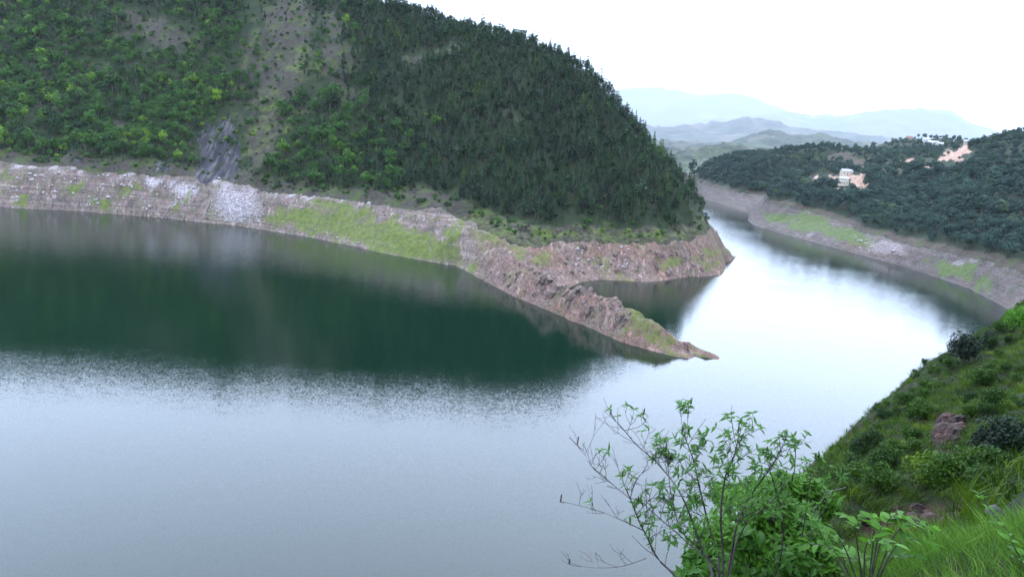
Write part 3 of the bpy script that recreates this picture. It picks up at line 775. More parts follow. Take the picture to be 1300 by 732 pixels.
# ------------------------------------------------------------------ trees: far bank
x, y = jgrid(150, 900, 380, 1720, 5.6)
b = T(x, y); k = b > 9; x, y, b = x[k], y[k], b[k]
z = bank_h(x, y, b); px, py = project(np.stack([x, y, z], -1)); D = y.copy()
zb = np.interp(px, FTX, FTZ)
RED = [(1105, 213, 40, 8, 4), (1068, 232, 44, 17, 8), (1195, 206, 55, 10, -2), (1160, 210, 26, 8, 5), (1072, 224, 19, 6, 15), (1090, 230, 15, 6, 15), (1038, 231, 12, 5, -5), (1064, 238, 10, 6, 20), (1155, 205, 26, 5, 5), (1205, 199, 36, 5, -5), (1222, 194, 20, 5, 8), (1180, 211, 20, 3, 5)]
clear = np.maximum(ell(px, py, RED) * 1.0, ell(px, py, [(1075, 203, 45, 7, 8)]) * 0.7)
nz = fbm(x, y, 60, 3, 0.5, 81)
dens = 0.86 * (1 - clear) * sstep(2, 6, b - zb + 2 * nz) * np.where((D > 1350) & (px > 1040), 0.3 + 0.5 * nz, 1.0)
k = (px > 845) & (px < 1420) & (rng.random(len(x)) < dens) & (D < 1700)
x, y, z, px, py, D = (a[k] for a in (x, y, z, px, py, D))
i, s, r, v = pick(np.ones(len(x), bool), 0.7, 1.1, 3)
s *= np.where(py < 205, 0.75, 1.0)
near_slope_hides = (px > 1210) & (py > 380)
plant_out(np.stack([x, y, z], -1), r, s, v, D, inframe(px, py) & ~near_slope_hides, WOODS, 'woodland_tree', 'bank_woodland',
          lambda i: ('dark blue-green tree with full crown in the wood across the water', 'wide spreading dark tree in the wood across the water', 'tall narrow dark tree in the wood across the water')[int(v[i])], 'tree', 'trees across the water', 'dark blue-green wood covering the bank across the water', 260)

# ------------------------------------------------------------------ finding the ground along a line of sight
def hit(px, py, hf, d0, d1, step=None):
    d = ray(px, py); ts = np.linspace(d0, d1, 700) / d[1]
    P = np.array([0, 0, CAM_H]) + ts[:, None] * d
    below = P[:, 2] < hf(P[:, 0], P[:, 1])
    i = int(np.argmax(below)) if below.any() else len(ts) - 1
    p = P[i].copy(); p[2] = float(hf(p[None, 0], p[None, 1])[0])
    return p

# ------------------------------------------------------------------ rocks
def rock_mesh(seed, flat=0.7, sub=2, jag=0.03):
    rnd = random.Random(seed)
    bm = bmesh.new(); bmesh.ops.create_icosphere(bm, subdivisions=sub, radius=1.0)
    planes = [(Vector((rnd.gauss(0, 1), rnd.gauss(0, 1), rnd.gauss(0, 1))).normalized(), rnd.uniform(0.55, 0.85)) for _ in range(9)]
    sx, sy = rnd.uniform(0.7, 1.2), rnd.uniform(0.7, 1.2)
    for v in bm.verts:
        for n, d in planes:
            e = v.co.dot(n) - d
            if e > 0: v.co -= n * e
        v.co += Vector((rnd.gauss(0, jag), rnd.gauss(0, jag), rnd.gauss(0, jag)))
        v.co.x *= sx; v.co.y *= sy; v.co.z = v.co.z * flat + 0.25
    me = bpy.data.meshes.new('rock'); bm.to_mesh(me); bm.free(); return me
M['pale_rock'] = plain_mat('pale_rock', (0.13, 0.115, 0.11), (0.30, 0.275, 0.265), 0.9, 0.9)
M['dark_rock'] = plain_mat('dark_rock', (0.008, 0.005, 0.005), (0.055, 0.028, 0.020), 2.5, 0.85, 0.4)
M['violet_rock'] = plain_mat('violet_rock', (0.022, 0.018, 0.023), (0.07, 0.06, 0.075), 4.0, 0.8, 0.4)
PALE = [rock_mesh(100 + i, 0.7) for i in range(4)]
for m in PALE: m.materials.append(M['pale_rock'])
DARK = [rock_mesh(120 + i, 1.2, 3, 0.055) for i in range(4)]
for m in DARK: m.materials.append(M['dark_rock'])

def boulder(me, p, s, label, group, rz=None):
    o = link('boulder', me, None, None, (p[0], p[1], p[2] - 0.12 * s))
    o.scale = (s, s, s); o.rotation_euler = (random.uniform(-.3, .3), random.uniform(-.3, .3), random.uniform(0, 6.28) if rz is None else rz)
    return tag(o, label, 'boulder', group)
hill_hit = lambda a, b_: hit(a, b_, hill_h, 300, 760)
spots = [(38, 221), (75, 219), (82, 226), (125, 221), (137, 221), (131, 219), (158, 237), (60, 253), (47, 248), (66, 236), (90, 232), (20, 240), (110, 262), (150, 266), (190, 262), (172, 226), (205, 228), (222, 262), (56, 228), (70, 244)]
spots += [(random.uniform(5, 285), random.uniform(216, 268)) for _ in range(45)]
for (a, c) in spots:
    c += 0.03 * a * (c < 232)
    boulder(random.choice(PALE), hill_hit(a, c), random.uniform(0.7, 1.7), 'pale boulder strewn on the grey bank left of the pale rubble fan', 'boulders on the drawdown bank')
boulder(PALE[1], hill_hit(468, 259), 2.2, 'lone white boulder near the top of the lime-green bank', None)
for (a, c) in [(428, 303), (442, 306), (455, 309), (437, 304), (400, 292), (415, 296)]:
    boulder(random.choice(PALE), hill_hit(a, c), random.uniform(0.6, 1.1), 'small pale boulder at the waterline below the lime-green grass', 'boulders at the waterline')
for i in range(26):
    a, c = random.uniform(728, 800), random.uniform(314, 345)
    boulder(random.choice(PALE), hill_hit(a, c), random.uniform(0.5, 1.3), 'pinkish boulder lying on the rock face above the inlet', 'boulders above the inlet')
M['pink_rock'] = plain_mat('pink_rock', (0.035, 0.025, 0.021), (0.17, 0.122, 0.100), 0.7, 0.9)
PINK = [rock_mesh(160 + i, 1.1) for i in range(5)]
for m in PINK: m.materials.append(M['pink_rock'])
n_ok = 0
for i in range(900):
    if n_ok >= 150: break
    t_ = random.random()
    if t_ < 0.62: a = random.uniform(610, 800); c = np.interp(a, [610, 650, 697, 739, 782, 812], [345, 352, 360, 378, 388, 402]) + random.uniform(-16, 22)
    else: a = random.uniform(700, 915); c = random.uniform(312, 352)
    p = hill_hit(a, c)
    if p[2] < 0.6: continue
    n_ok += 1
    o = boulder(random.choice(PINK), p - np.array([0, 0, 0.25]), random.uniform(0.5, 1.5) * random.choice((0.7, 1.0, 1.5)), 'brown-pink block in the craggy rock of the spit' if t_ < 0.62 else 'brown-pink block in the rock buttresses above the inlet', 'blocks in the crags')
    o.scale = (o.scale[0], o.scale[0] * random.uniform(.6, 1.2), o.scale[0] * random.uniform(0.7, 1.5))
CRAG = [rock_mesh(180 + i, 1.35, 3) for i in range(4)]
for m in CRAG: m.materials.append(M['pink_rock'])
for (a, c, s_) in [(684, 354, 2.6), (691, 352, 3.0), (697, 351, 3.6), (703, 357, 2.8), (710, 362, 2.2), (729, 369, 2.4), (735, 367, 3.0), (742, 367, 3.2), (751, 371, 2.4), (762, 376, 2.0), (700, 372, 2.4), (722, 384, 2.2), (745, 388, 2.0), (680, 370, 2.0), (765, 398, 1.8)]:
    s_ *= 0.62 if a > 715 else 0.9
    o = boulder(CRAG[random.randrange(4)], hill_hit(a, c + 4) - np.array([0, 0, s_ * 0.3]), s_, 'jagged pinkish crag standing on the crest of the spit' if c < 378 else 'jagged pinkish crag low on the face of the spit', 'crags of the spit')
    o.rotation_euler = (random.uniform(-.5, .5), random.uniform(-.5, .5), random.uniform(0, 6.28))
# rubble fan under the slate cliff
pts, sc = [], []
for i in range(900):
    a, c = random.gauss(298, 15), random.uniform(236, 283)
    a += (c - 260) * 0.25
    p = hill_hit(a, c); pts.append(p); sc.append(random.uniform(0.25, 0.75) * (0.6 + (c - 236) / 60))
rub = [o for o in C.objects if o.name.startswith('boulder')][:4]
scatter('rubble', 'fan of pale rubble below the slate cliff', np.array(pts), rng.uniform(0, 6.28, 900), sc, rng.integers(0, 4, 900), [[o] for o in rub])
bank_hit = lambda a, b_: hit(a, b_, bank_h, 380, 1700)
for i in range(40):
    a = random.uniform(1085, 1150); c = random.uniform(305, 322) + (a - 1115) * 0.22
    boulder(random.choice(PALE), bank_hit(a, c), random.uniform(0.5, 1.5), 'pale boulder on the bare pink strip across the water', 'boulders across the water')

# ------------------------------------------------------------------ houses across the water
M['wall_white'] = plain_mat('white_wall', (0.36, 0.35, 0.34), (0.46, 0.45, 0.43), 0.8, 0.9)
M['wall_cream'] = plain_mat('cream_wall', (0.34, 0.30, 0.23), (0.44, 0.39, 0.31), 0.8, 0.9)
M['wall_tan'] = plain_mat('tan_wall', (0.24, 0.19, 0.15), (0.32, 0.26, 0.21), 0.8, 0.9)
M['roof_grey'] = plain_mat('grey_roof', (0.20, 0.21, 0.23), (0.30, 0.31, 0.33), 1.5, 0.6)
M['roof_red'] = plain_mat('red_roof', (0.14, 0.055, 0.04), (0.20, 0.085, 0.06), 1.5, 0.8)
M['opening'] = plain_mat('dark_glass', (0.015, 0.017, 0.02), (0.03, 0.033, 0.04), 1.0, 0.2)
M['door'] = plain_mat('door_wood', (0.06, 0.035, 0.022), (0.09, 0.055, 0.035), 3.0, 0.7)
def box_faces(x0, x1, y0, y1, z0, z1):
    v = [(x0, y0, z0), (x1, y0, z0), (x1, y1, z0), (x0, y1, z0), (x0, y0, z1), (x1, y0, z1), (x1, y1, z1), (x0, y1, z1)]
    return v, [(0, 3, 2, 1), (4, 5, 6, 7), (0, 1, 5, 4), (1, 2, 6, 5), (2, 3, 7, 6), (3, 0, 4, 7)]
def house(p, w, d, h, rz, wall, roof, label, group=None):
    e = empty('house', p, rz); tag(e, label, 'house', group)
    g = h + d * 0.26
    v = [(-w/2, -d/2, -2.5), (w/2, -d/2, -2.5), (w/2, d/2, -2.5), (-w/2, d/2, -2.5), (-w/2, -d/2, h), (w/2, -d/2, h), (w/2, d/2, h), (-w/2, d/2, h), (-w/2, 0, g), (w/2, 0, g)]
    wl_ = link('wall', raw_mesh('wall', v, [(0, 3, 2, 1), (0, 1, 5, 4), (2, 3, 7, 6), (1, 2, 6, 9, 5), (3, 0, 4, 8, 7)]), wall, e)
    o = 0.5; k = 0.26
    v = []
    for zz in (0.05, 0.22):
        v += [(-w/2 - o, -d/2 - o, h - o * k * 2 + zz), (w/2 + o, -d/2 - o, h - o * k * 2 + zz), (w/2 + o, 0, g + zz), (-w/2 - o, 0, g + zz), (w/2 + o, d/2 + o, h - o * k * 2 + zz), (-w/2 - o, d/2 + o, h - o * k * 2 + zz)]
    link('roof', raw_mesh('roof', v, [(0, 3, 2, 1), (3, 5, 4, 2), (6, 7, 8, 9), (9, 8, 10, 11), (0, 1, 7, 6), (5, 11, 10, 4), (0, 6, 9, 3), (3, 9, 11, 5), (1, 2, 8, 7), (2, 4, 10, 8)]), roof, e)
    link('door', raw_mesh('door', *box_faces(-0.5, 0.5, -d/2 - 0.08, -d/2 + 0.05, -0.1, 2.1)), M['door'], e)
    for xx in (-w * 0.32, w * 0.32):
        wv = link('window', raw_mesh('window', *box_faces(xx - 0.6, xx + 0.6, -d/2 - 0.05, -d/2 + 0.05, 0.9, 2.1)), M['opening'], e)
        link('sill', raw_mesh('sill', *box_faces(xx - 0.75, xx + 0.75, -d/2 - 0.2, -d/2 + 0.04, 0.74, 0.88)), wall, wv)
    return e
def hs(px_, py_, *a, **k): return house(bank_hit(px_, py_), *a, **k)
hs(1074, 222, 12, 7, 4.2, 0.15, M['wall_cream'], M['roof_grey'], 'cream house at the top of the red earth clearing in the wood')
hs(1069, 234, 10, 7, 6.0, 0.3, M['wall_cream'], M['roof_grey'], 'tall cream house on the lower side of the red earth clearing')
hs(1040, 234, 11, 6, 3.0, -0.2, M['wall_tan'], M['roof_grey'], 'low tan house in the small bare clearing among the trees')
for j, (a, c, w, m, r_, lab) in enumerate([(1175, 180, 13, 'wall_white', 'roof_grey', 'white house on the village hill just below the tree clump'), (1184, 184, 14, 'wall_white', 'roof_grey', 'wide white house at the middle of the village hill'),
        (1193, 186, 10, 'wall_white', 'roof_grey', 'white house at the lower edge of the village field'), (1211, 178, 14, 'wall_white', 'roof_red', 'white house with dark red roof on the village skyline'),
        (1190, 190, 8, 'wall_tan', 'roof_red', 'small red-roofed house above the red road cut'), (1154, 178, 8, 'wall_tan', 'roof_red', 'small tan house beneath the tree clump on the village hill'),
        (1228, 183, 10, 'wall_tan', 'roof_grey', 'tan house among trees along the village ridge')]):
    hs(a, c, w, 8, 4, random.uniform(-0.3, 0.3), M[m], M[r_], lab)

# clump of tall trees on the village hill and the trees around it
for (a, c, s_) in [(1146, 176, 1.1), (1151, 175, 1.3), (1157, 175, 1.5), (1163, 175, 1.4), (1169, 175, 1.3), (1174, 176, 1.0)]:
    plant('village_tree', WOODS[random.randrange(3)], bank_hit(a, c), random.uniform(0, 6), s_, 'tall dark tree in the clump crowning the village hill', 'tree', 'trees crowning the village hill')
for (a, c, s_) in [(1181, 178, 0.8), (1187, 178, 0.9), (1200, 179, 0.9), (1205, 180, 0.7), (1219, 181, 0.8), (1226, 182, 1.0), (1234, 182, 1.0), (1241, 184, 0.8), (1200, 188, 1.0), (1210, 188, 1.1), (1132, 184, 0.7), (1122, 189, 0.7), (1086, 197, 1.5), (1080, 198, 1.0), (1160, 188, 1.1), (1168, 191, 1.2), (1175, 194, 1.0)]:
    plant('village_tree', WOODS[random.randrange(3)], bank_hit(a, c), random.uniform(0, 6), s_, 'single dark tree between the houses and fields of the village hill', 'tree', 'trees between the village houses')

# ------------------------------------------------------------------ near slope: grass, scrub, bushes, rocks
M['grass'] = leaf_mat('grass_blades', (0.012, 0.026, 0.002), (0.040, 0.078, 0.003), (0.110, 0.155, 0.010), 0.9, 0.45)
M['lush'] = leaf_mat('lush_grass', (0.036, 0.085, 0.010), (0.080, 0.175, 0.020), (0.18, 0.27, 0.055), 3.0, 0.45, 1.0)
M['bush_leaf'] = leaf_mat('bush_leaves', (0.010, 0.030, 0.003), (0.028, 0.070, 0.004), (0.080, 0.140, 0.008), 0.6, 0.4)
M['fresh_leaf'] = leaf_mat('fresh_leaves', (0.024, 0.080, 0.005), (0.055, 0.150, 0.008), (0.115, 0.235, 0.014), 2.0, 0.45)
M['dark_leaf'] = leaf_mat('dark_bush_leaves', (0.006, 0.016, 0.006), (0.011, 0.026, 0.009), (0.020, 0.042, 0.012), 0.8, 0.2)
M['bright_leaf'] = leaf_mat('bright_leaves', (0.040, 0.120, 0.010), (0.070, 0.190, 0.014), (0.120, 0.260, 0.026), 1.5, 0.5)
def tuft_mesh(seed, n, h, spread, lean, w, segs=3, wind=(0, 0)):
    rnd = random.Random(seed); v, f = [], []
    for i in range(n):
        a = rnd.uniform(0, 6.28); r_ = spread * math.sqrt(rnd.random()); hh = h * rnd.uniform(0.55, 1.15)
        bx, by = r_ * math.cos(a), r_ * math.sin(a); la = rnd.uniform(0, 6.28); le = lean * rnd.uniform(0.3, 1.2) * hh
        dx, dy = math.cos(la) * le + wind[0] * hh, math.sin(la) * le + wind[1] * hh
        sx, sy = -math.sin(la + .8) * w / 2, math.cos(la + .8) * w / 2; k = len(v)
        for s_ in range(segs):
            t = s_ / segs; q = 1 - 0.75 * t
            v += [(bx + dx * t * t - sx * q, by + dy * t * t - sy * q, -0.04 + hh * (t - 0.28 * t * t)), (bx + dx * t * t + sx * q, by + dy * t * t + sy * q, -0.04 + hh * (t - 0.28 * t * t))]
        v.append((bx + dx, by + dy, hh * 0.72))
        for s_ in range(segs - 1): f.append((k + 2 * s_, k + 2 * s_ + 1, k + 2 * s_ + 3, k + 2 * s_ + 2))
        f.append((k + 2 * segs - 2, k + 2 * segs - 1, k + 2 * segs))
    return raw_mesh('grass_tuft', v, f)
def tuft_obj(seed, p, mat, *a, **kw):
    me = tuft_mesh(seed, *a, **kw)
    o = link('grass_tuft', me, mat, None, p)
    return o
def leafy_bush(seed, h, r, clumps, per, leaf, mat):
    return set_mat(broad_template(seed, h, r, clumps, per, leaf, 0.03, 0.9, 0.035), M['bark'], mat)
NB = [leafy_bush(40 + i, h, r, 16, 95, 0.075, M['bush_leaf']) for i, (h, r) in enumerate(((1.5, 1.0), (1.2, 1.1), (1.8, 1.0)))]
DB = leafy_bush(48, 3.4, 2.1, 22, 140, 0.12, M['dark_leaf'])
LB = leafy_bush(49, 3.0, 2.2, 20, 120, 0.12, M['bright_leaf'])
near_hit = lambda a, b_, d0=9: hit(a, b_, near_h, d0, 210)
plant('bush', DB, near_hit(1222, 462, 40), 1.0, 1.0, 'large dark rounded bush standing above the grass on the near slope', 'bush', None, ('stem', 'foliage'))
plant('bush', DB, near_hit(1255, 440, 40), 2.0, 0.55, 'small dark upright bush beside the large dark bush', 'bush', None, ('stem', 'foliage'))
plant('bush', LB, near_hit(1300, 425, 40), 0.3, 1.15, 'bright green bush high on the near slope against the far water edge', 'bush', None, ('stem', 'foliage'))
plant('bush', DB, near_hit(1255, 600, 14), 0.3, 0.36, 'dark bush in the hollow beneath the grassy ledge', 'bush', None, ('stem', 'foliage'))
plant('bush', DB, near_hit(1285, 590, 14), 4.3, 0.36, 'second dark bush in the hollow beneath the grassy ledge', 'bush', None, ('stem', 'foliage'))
sil_x = [q[0] for q in sil][::-1]; sil_y = [q[1] for q in sil][::-1]
first_nb = {}
for a in np.arange(1010, 1290, 7.0):
    a += random.uniform(-3, 3); c = np.interp(a, sil_x, sil_y) + random.uniform(2, 26)
    if abs(a - 1222) < 16 and c < 470: continue
    p = near_hit(a, c, 20); k_ = random.randrange(3)
    e = plant('bush', NB[k_], p, random.uniform(0, 6), random.uniform(0.35, 0.9) * (0.45 + p[1] / 150), ('rounded', 'low spreading', 'tall')[k_] + ' green bush along the outer edge of the near slope', 'bush', 'bushes along the edge of the near slope', ('stem', 'foliage'))
    first_nb.setdefault(k_, list(e.children))
for j in range(34):
    a, c = random.uniform(1060, 1300), random.uniform(430, 640)
    if c < np.interp(a, sil_x, sil_y) + 25 or math.hypot(a - 1205, c - 565) < 45: continue
    p = near_hit(a, c, 16); k_ = random.randrange(3)
    plant('bush', NB[k_], p, random.uniform(0, 6), random.uniform(0.3, 0.75), ('rounded', 'low spreading', 'tall')[k_] + ' bush standing in the grass of the near slope', 'bush', 'low bushes in the grass of the near slope', ('stem', 'foliage'))
vis = []
for (x0, x1, y0, y1, st) in ((-4, 23, 9, 34, 0.27), (4, 40, 34, 64, 0.42), (14, 90, 64, 150, 0.85)):
    x, y = jgrid(x0, x1, y0, y1, st); z = near_h(x, y); px, py = project(np.stack([x, y, z], -1))
    k = (px > 850) & (px < 1360) & (py > 330) & (py < 800) & (z > 30)
    vis.append(np.stack([x, y, z, np.full_like(x, st)], -1)[k])
vis = np.concatenate(vis); pxv, pyv = project(vis[:, :3])
rocky = ell(pxv, pyv, [(1203, 557, 20, 30, 20), (1185, 655, 66, 26, -10), (1130, 665, 45, 16, -15)])
keep = rng.random(len(vis)) > rocky * 0.85
vis = vis[keep]
T1 = tuft_obj(1, vis[0, :3], M['grass'], 26, 0.55, 0.28, 0.9, 0.03, 3)
T2 = tuft_obj(2, vis[1, :3], M['grass'], 22, 0.40, 0.34, 1.2, 0.035, 3)
for o, lab in ((T1, 'taller tuft of slope grass'), (T2, 'shorter tuft of slope grass')):
    tag(o, 'tuft of green grass on the near slope', None, kind='stuff')
vv = vis[2:]; nzv = fbm(vv[:, 0], vv[:, 1], 5, 3, 0.5, 95)
scatter('grass', 'short green grass covering the near slope', vv[:, :3], rng.uniform(0, 6.28, len(vv)), (0.62 + 1.0 * vv[:, 3]) * np.clip(0.9 + 0.7 * nzv, 0.5, 1.7) * rng.uniform(0.7, 1.2, len(vv)), rng.integers(0, 2, len(vv)), [[T1], [T2]])
sub = vis[rng.random(len(vis)) < 0.07 * np.clip(1 + 2.2 * fbm(vis[:, 0], vis[:, 1], 9, 3, 0.5, 96), 0, 3)]
scatter('undergrowth', 'tangled green undergrowth among the slope grass', sub[:, :3], rng.uniform(0, 6.28, len(sub)), rng.uniform(0.2, 0.5, len(sub)) * (0.6 + 0.5 * sub[:, 3]), rng.integers(0, len(first_nb), len(sub)), [first_nb[q] for q in sorted(first_nb)])
for (a, c, s_) in [(1205, 540, .5), (1212, 546, .6), (1200, 554, .5), (1208, 560, .6), (1196, 566, .5), (1190, 574, .4), (1216, 540, .4), (1203, 549, .55), (1210, 553, .45), (1199, 562, .5), (1193, 570, .45), (1205, 566, .4), (1187, 580, .35), (1218, 548, .4)]:
    boulder(random.choice(DARK), near_hit(a, c, 16) - np.array([0, 0, 0.12]), s_ * 0.8, 'dark red-brown rock of the outcrop under the grassy ledge', 'rocks of the outcrop')
for j in range(11):
    a = random.uniform(1100, 1235); c = 668 - (a - 1100) * 0.12 + random.uniform(-16, 18)
    boulder(random.choice(DARK), near_hit(a, c, 14), random.uniform(0.08, 0.22), 'dark rock in the shaded hollow behind the lush grass', 'rocks in the hollow')
o = boulder(rock_mesh(140, 0.7), near_hit(1257, 684, 8.5), 0.11, 'small violet-grey rock beside the lush grass', None); o.data.materials.append(M['violet_rock'])

# lush grass at the photographer's feet
x, y = jgrid(0.6, 7.5, 3.4, 7.6, 0.085); z = near_h(x, y); px, py = project(np.stack([x, y, z], -1))
edge_y = 700 + 10 * fbm(px, py, 40, 2, 0.5, 97)
k = (px > 1090 + 30 * fbm(x, y, 0.8, 2, 0.5, 98)) & (px < 1420) & (py < 980)
x, y, z = x[k], y[k], z[k]
T3 = tuft_obj(3, (x[0], y[0], z[0]), M['lush'], 7, 0.27, 0.06, 0.55, 0.009, 4, wind=(-0.35, -0.15))
T4 = tuft_obj(4, (x[1], y[1], z[1]), M['lush'], 7, 0.33, 0.07, 0.75, 0.009, 4, wind=(-0.5, 0.0))
for o in (T3, T4): tag(o, 'tuft of lush long grass', None, kind='stuff')
scatter('lush_grass', 'long bright grass leaning over in the foreground', np.stack([x, y, z], -1)[2:], rng.normal(0, 0.5, len(x) - 2), rng.uniform(0.6, 1.25, len(x) - 2), rng.integers(0, 2, len(x) - 2), [[T3], [T4]])

# ------------------------------------------------------------------ foreground shrub and leafy plants
M['twig'] = plain_mat('twig_bark', (0.030, 0.022, 0.020), (0.075, 0.058, 0.055), 30.0, 0.85)
M['pale_twig'] = plain_mat('pale_twig_bark', (0.07, 0.06, 0.06), (0.14, 0.12, 0.12), 30.0, 0.85)
M['seed'] = plain_mat('seed_spike', (0.035, 0.018, 0.018), (0.07, 0.04, 0.03), 60.0, 0.9)
M['shrub_leaf'] = leaf_mat('shrub_leaves', (0.045, 0.125, 0.022), (0.080, 0.190, 0.030), (0.13, 0.25, 0.04), 4.0, 0.55)
class Tubes:
    def __init__(self): self.v, self.f = [], []
    def add(self, pts, r0, r1, sides=5):
        k0 = len(self.v); n = len(pts)
        for i, p in enumerate(pts):
            p = Vector(p); q = Vector(pts[min(i + 1, n - 1)]) - Vector(pts[max(i - 1, 0)])
            if q.length < 1e-6: q = Vector((0, 0, 1))
            a = q.orthogonal().normalized(); b_ = q.normalized().cross(a); r_ = r0 + (r1 - r0) * i / (n - 1)
            for s_ in range(sides):
                t = 6.283 * s_ / sides
                self.v.append(p + (a * math.cos(t) + b_ * math.sin(t)) * r_)
        for i in range(n - 1):
            for s_ in range(sides):
                a, b_ = k0 + i * sides + s_, k0 + i * sides + (s_ + 1) % sides
                self.f.append((a, b_, b_ + sides, a + sides))
def leaf_mesh(name, L, W_, fold=0.25, droop=0.25, tip=1.6):
    """pointed leaf along +x, folded on its midrib and drooping at the tip"""
    v, f = [], []
    ts = (0.0, 0.2, 0.42, 0.65, 0.85, 1.0)
    for t in ts:
        w = W_ * (math.sin(math.pi * min(1, t ** 0.75)) ** 0.9) * 0.5 if 0 < t < 1 else 0.001
        z = -droop * L * t * t
        v += [(L * t, -w, z + fold * w), (L * t, 0, z), (L * t, w, z + fold * w)]
    for i in range(len(ts) - 1):
        a = 3 * i
        f += [(a, a + 3, a + 4, a + 1), (a + 1, a + 4, a + 5, a + 2)]
    return raw_mesh(name, v, f, True)
def orient(o, p, d, roll=0.0):
    d = Vector(d).normalized()
    q = d.to_track_quat('X', 'Z')
    o.matrix_local = Matrix.Translation(Vector(p)) @ (q.to_matrix() @ Matrix.Rotation(roll, 3, 'X')).to_4x4()
SHL = [leaf_mesh('shrub_leaf', 0.047, 0.0145), leaf_mesh('shrub_leaf', 0.042, 0.0145, 0.3, 0.4), leaf_mesh('shrub_leaf', 0.054, 0.0145, 0.2, 0.15), leaf_mesh('shrub_leaf', 0.034, 0.013, 0.5, 0.6)]
for m in SHL: m.materials.append(M['shrub_leaf'])
def V(px_, py_, d): return Vector(at_range(px_, py_, d))
def smooth_path(pts, n=4):
    out = []
    for i in range(len(pts) - 1):
        p0, p1, p2, p3 = pts[max(i - 1, 0)], pts[i], pts[i + 1], pts[min(i + 2, len(pts) - 1)]
        for k_ in range(n):
            t = k_ / n
            out.append(0.5 * ((2 * p1) + (p2 - p0) * t + (2 * p0 - 5 * p1 + 4 * p2 - p3) * t * t + (3 * p1 - p0 - 3 * p2 + p3) * t ** 3))
    out.append(pts[-1]); return out
rs = random.Random(3)
base = V(905, 800, 4.7); base.z = float(near_h(np.array([base.x]), np.array([base.y]))[0]) - 0.02
shrub = empty('shrub', base)
tag(shrub, 'twiggy half-bare shrub with narrow leaves and dark seed spikes', 'shrub')
LEAF_COUNT = [0]; EXTRA = []
def add_leaf(p, d, parent, meshes, origin, limit=300, name='leaf', sc=1.0):
    if LEAF_COUNT[0] >= limit or (parent is shrub and rs.random() < 0.42):          # past the limit: into the joined foliage
        if parent is shrub: EXTRA.append((Vector(p) - origin, Vector(d), rs.choice(meshes), rs.uniform(-0.9, 0.9)))
        return
    LEAF_COUNT[0] += 1
    o = link(name, rs.choice(meshes), None, parent)
    orient(o, Vector(p) - origin, d, rs.uniform(-0.9, 0.9))
    o.scale = (sc,) * 3
def twig(tb, p, d, L, r_, leafy, lvl=0):
    """a twig that wanders, forks and carries leaves toward its end"""
    n = 5; pts = [p.copy()]; dd = d.normalized()
    for i in range(n):
        dd = (dd + Vector((rs.gauss(0, .13), rs.gauss(0, .13), rs.gauss(0.04, .12)))).normalized()
        pts.append(pts[-1] + dd * (L / n))
    r_ = max(r_, 0.0019 - 0.0003 * lvl)
    tb.add([q - base for q in pts], r_, max(r_ * 0.5, 0.0011), 4)
    if lvl < 2:
        for k_ in range(rs.choice((1, 2, 2, 3)) if lvl == 0 else rs.choice((0, 1, 1))):
            i = rs.randrange(1, n); a = Vector((rs.gauss(0, 1), rs.gauss(0, 1), rs.gauss(0.3, .8))).normalized()
            twig(tb, pts[i], (dd + a * 0.8).normalized(), L * rs.uniform(0.4, 0.7), r_ * 0.6, leafy, lvl + 1)
    if rs.random() < leafy:
        for k_ in range(rs.randint(3, 5)):
            a = 6.283 * k_ / 5 + rs.uniform(-.5, .5); o1 = dd.orthogonal().normalized(); o1.rotate(Matrix.Rotation(a, 3, dd))
            add_leaf(pts[-1], o1 * 1.0 + dd * 0.5 + Vector((0, 0, -0.15)), shrub, SHL, base, 300)
        if lvl > 0 and rs.random() < 0.035: spike(pts[-1], shrub, base)
        if rs.random() < 0.6:
            q = pts[rs.randrange(2, n)]; o1 = dd.orthogonal().normalized(); o1.rotate(Matrix.Rotation(rs.uniform(0, 6.28), 3, dd))
            add_leaf(q, o1 + dd * 0.4, shrub, SHL, base, 300)
    return pts
def spike(p, parent, origin):
    v, f = [], []
    tb = Tubes(); hgt = rs.uniform(0.03, 0.055)
    tb.add([Vector((0, 0, 0)), Vector((0, 0, hgt * .15)), Vector((0.001, 0, hgt * .5)), Vector((0.002, 0, hgt * .9)), Vector((0.002, 0.0, hgt))], 0.0045, 0.003, 6)
    o = link('seed_spike', raw_mesh('seed_spike', tb.v, tb.f, True), M['seed'], parent); o.location = Vector(p) - origin
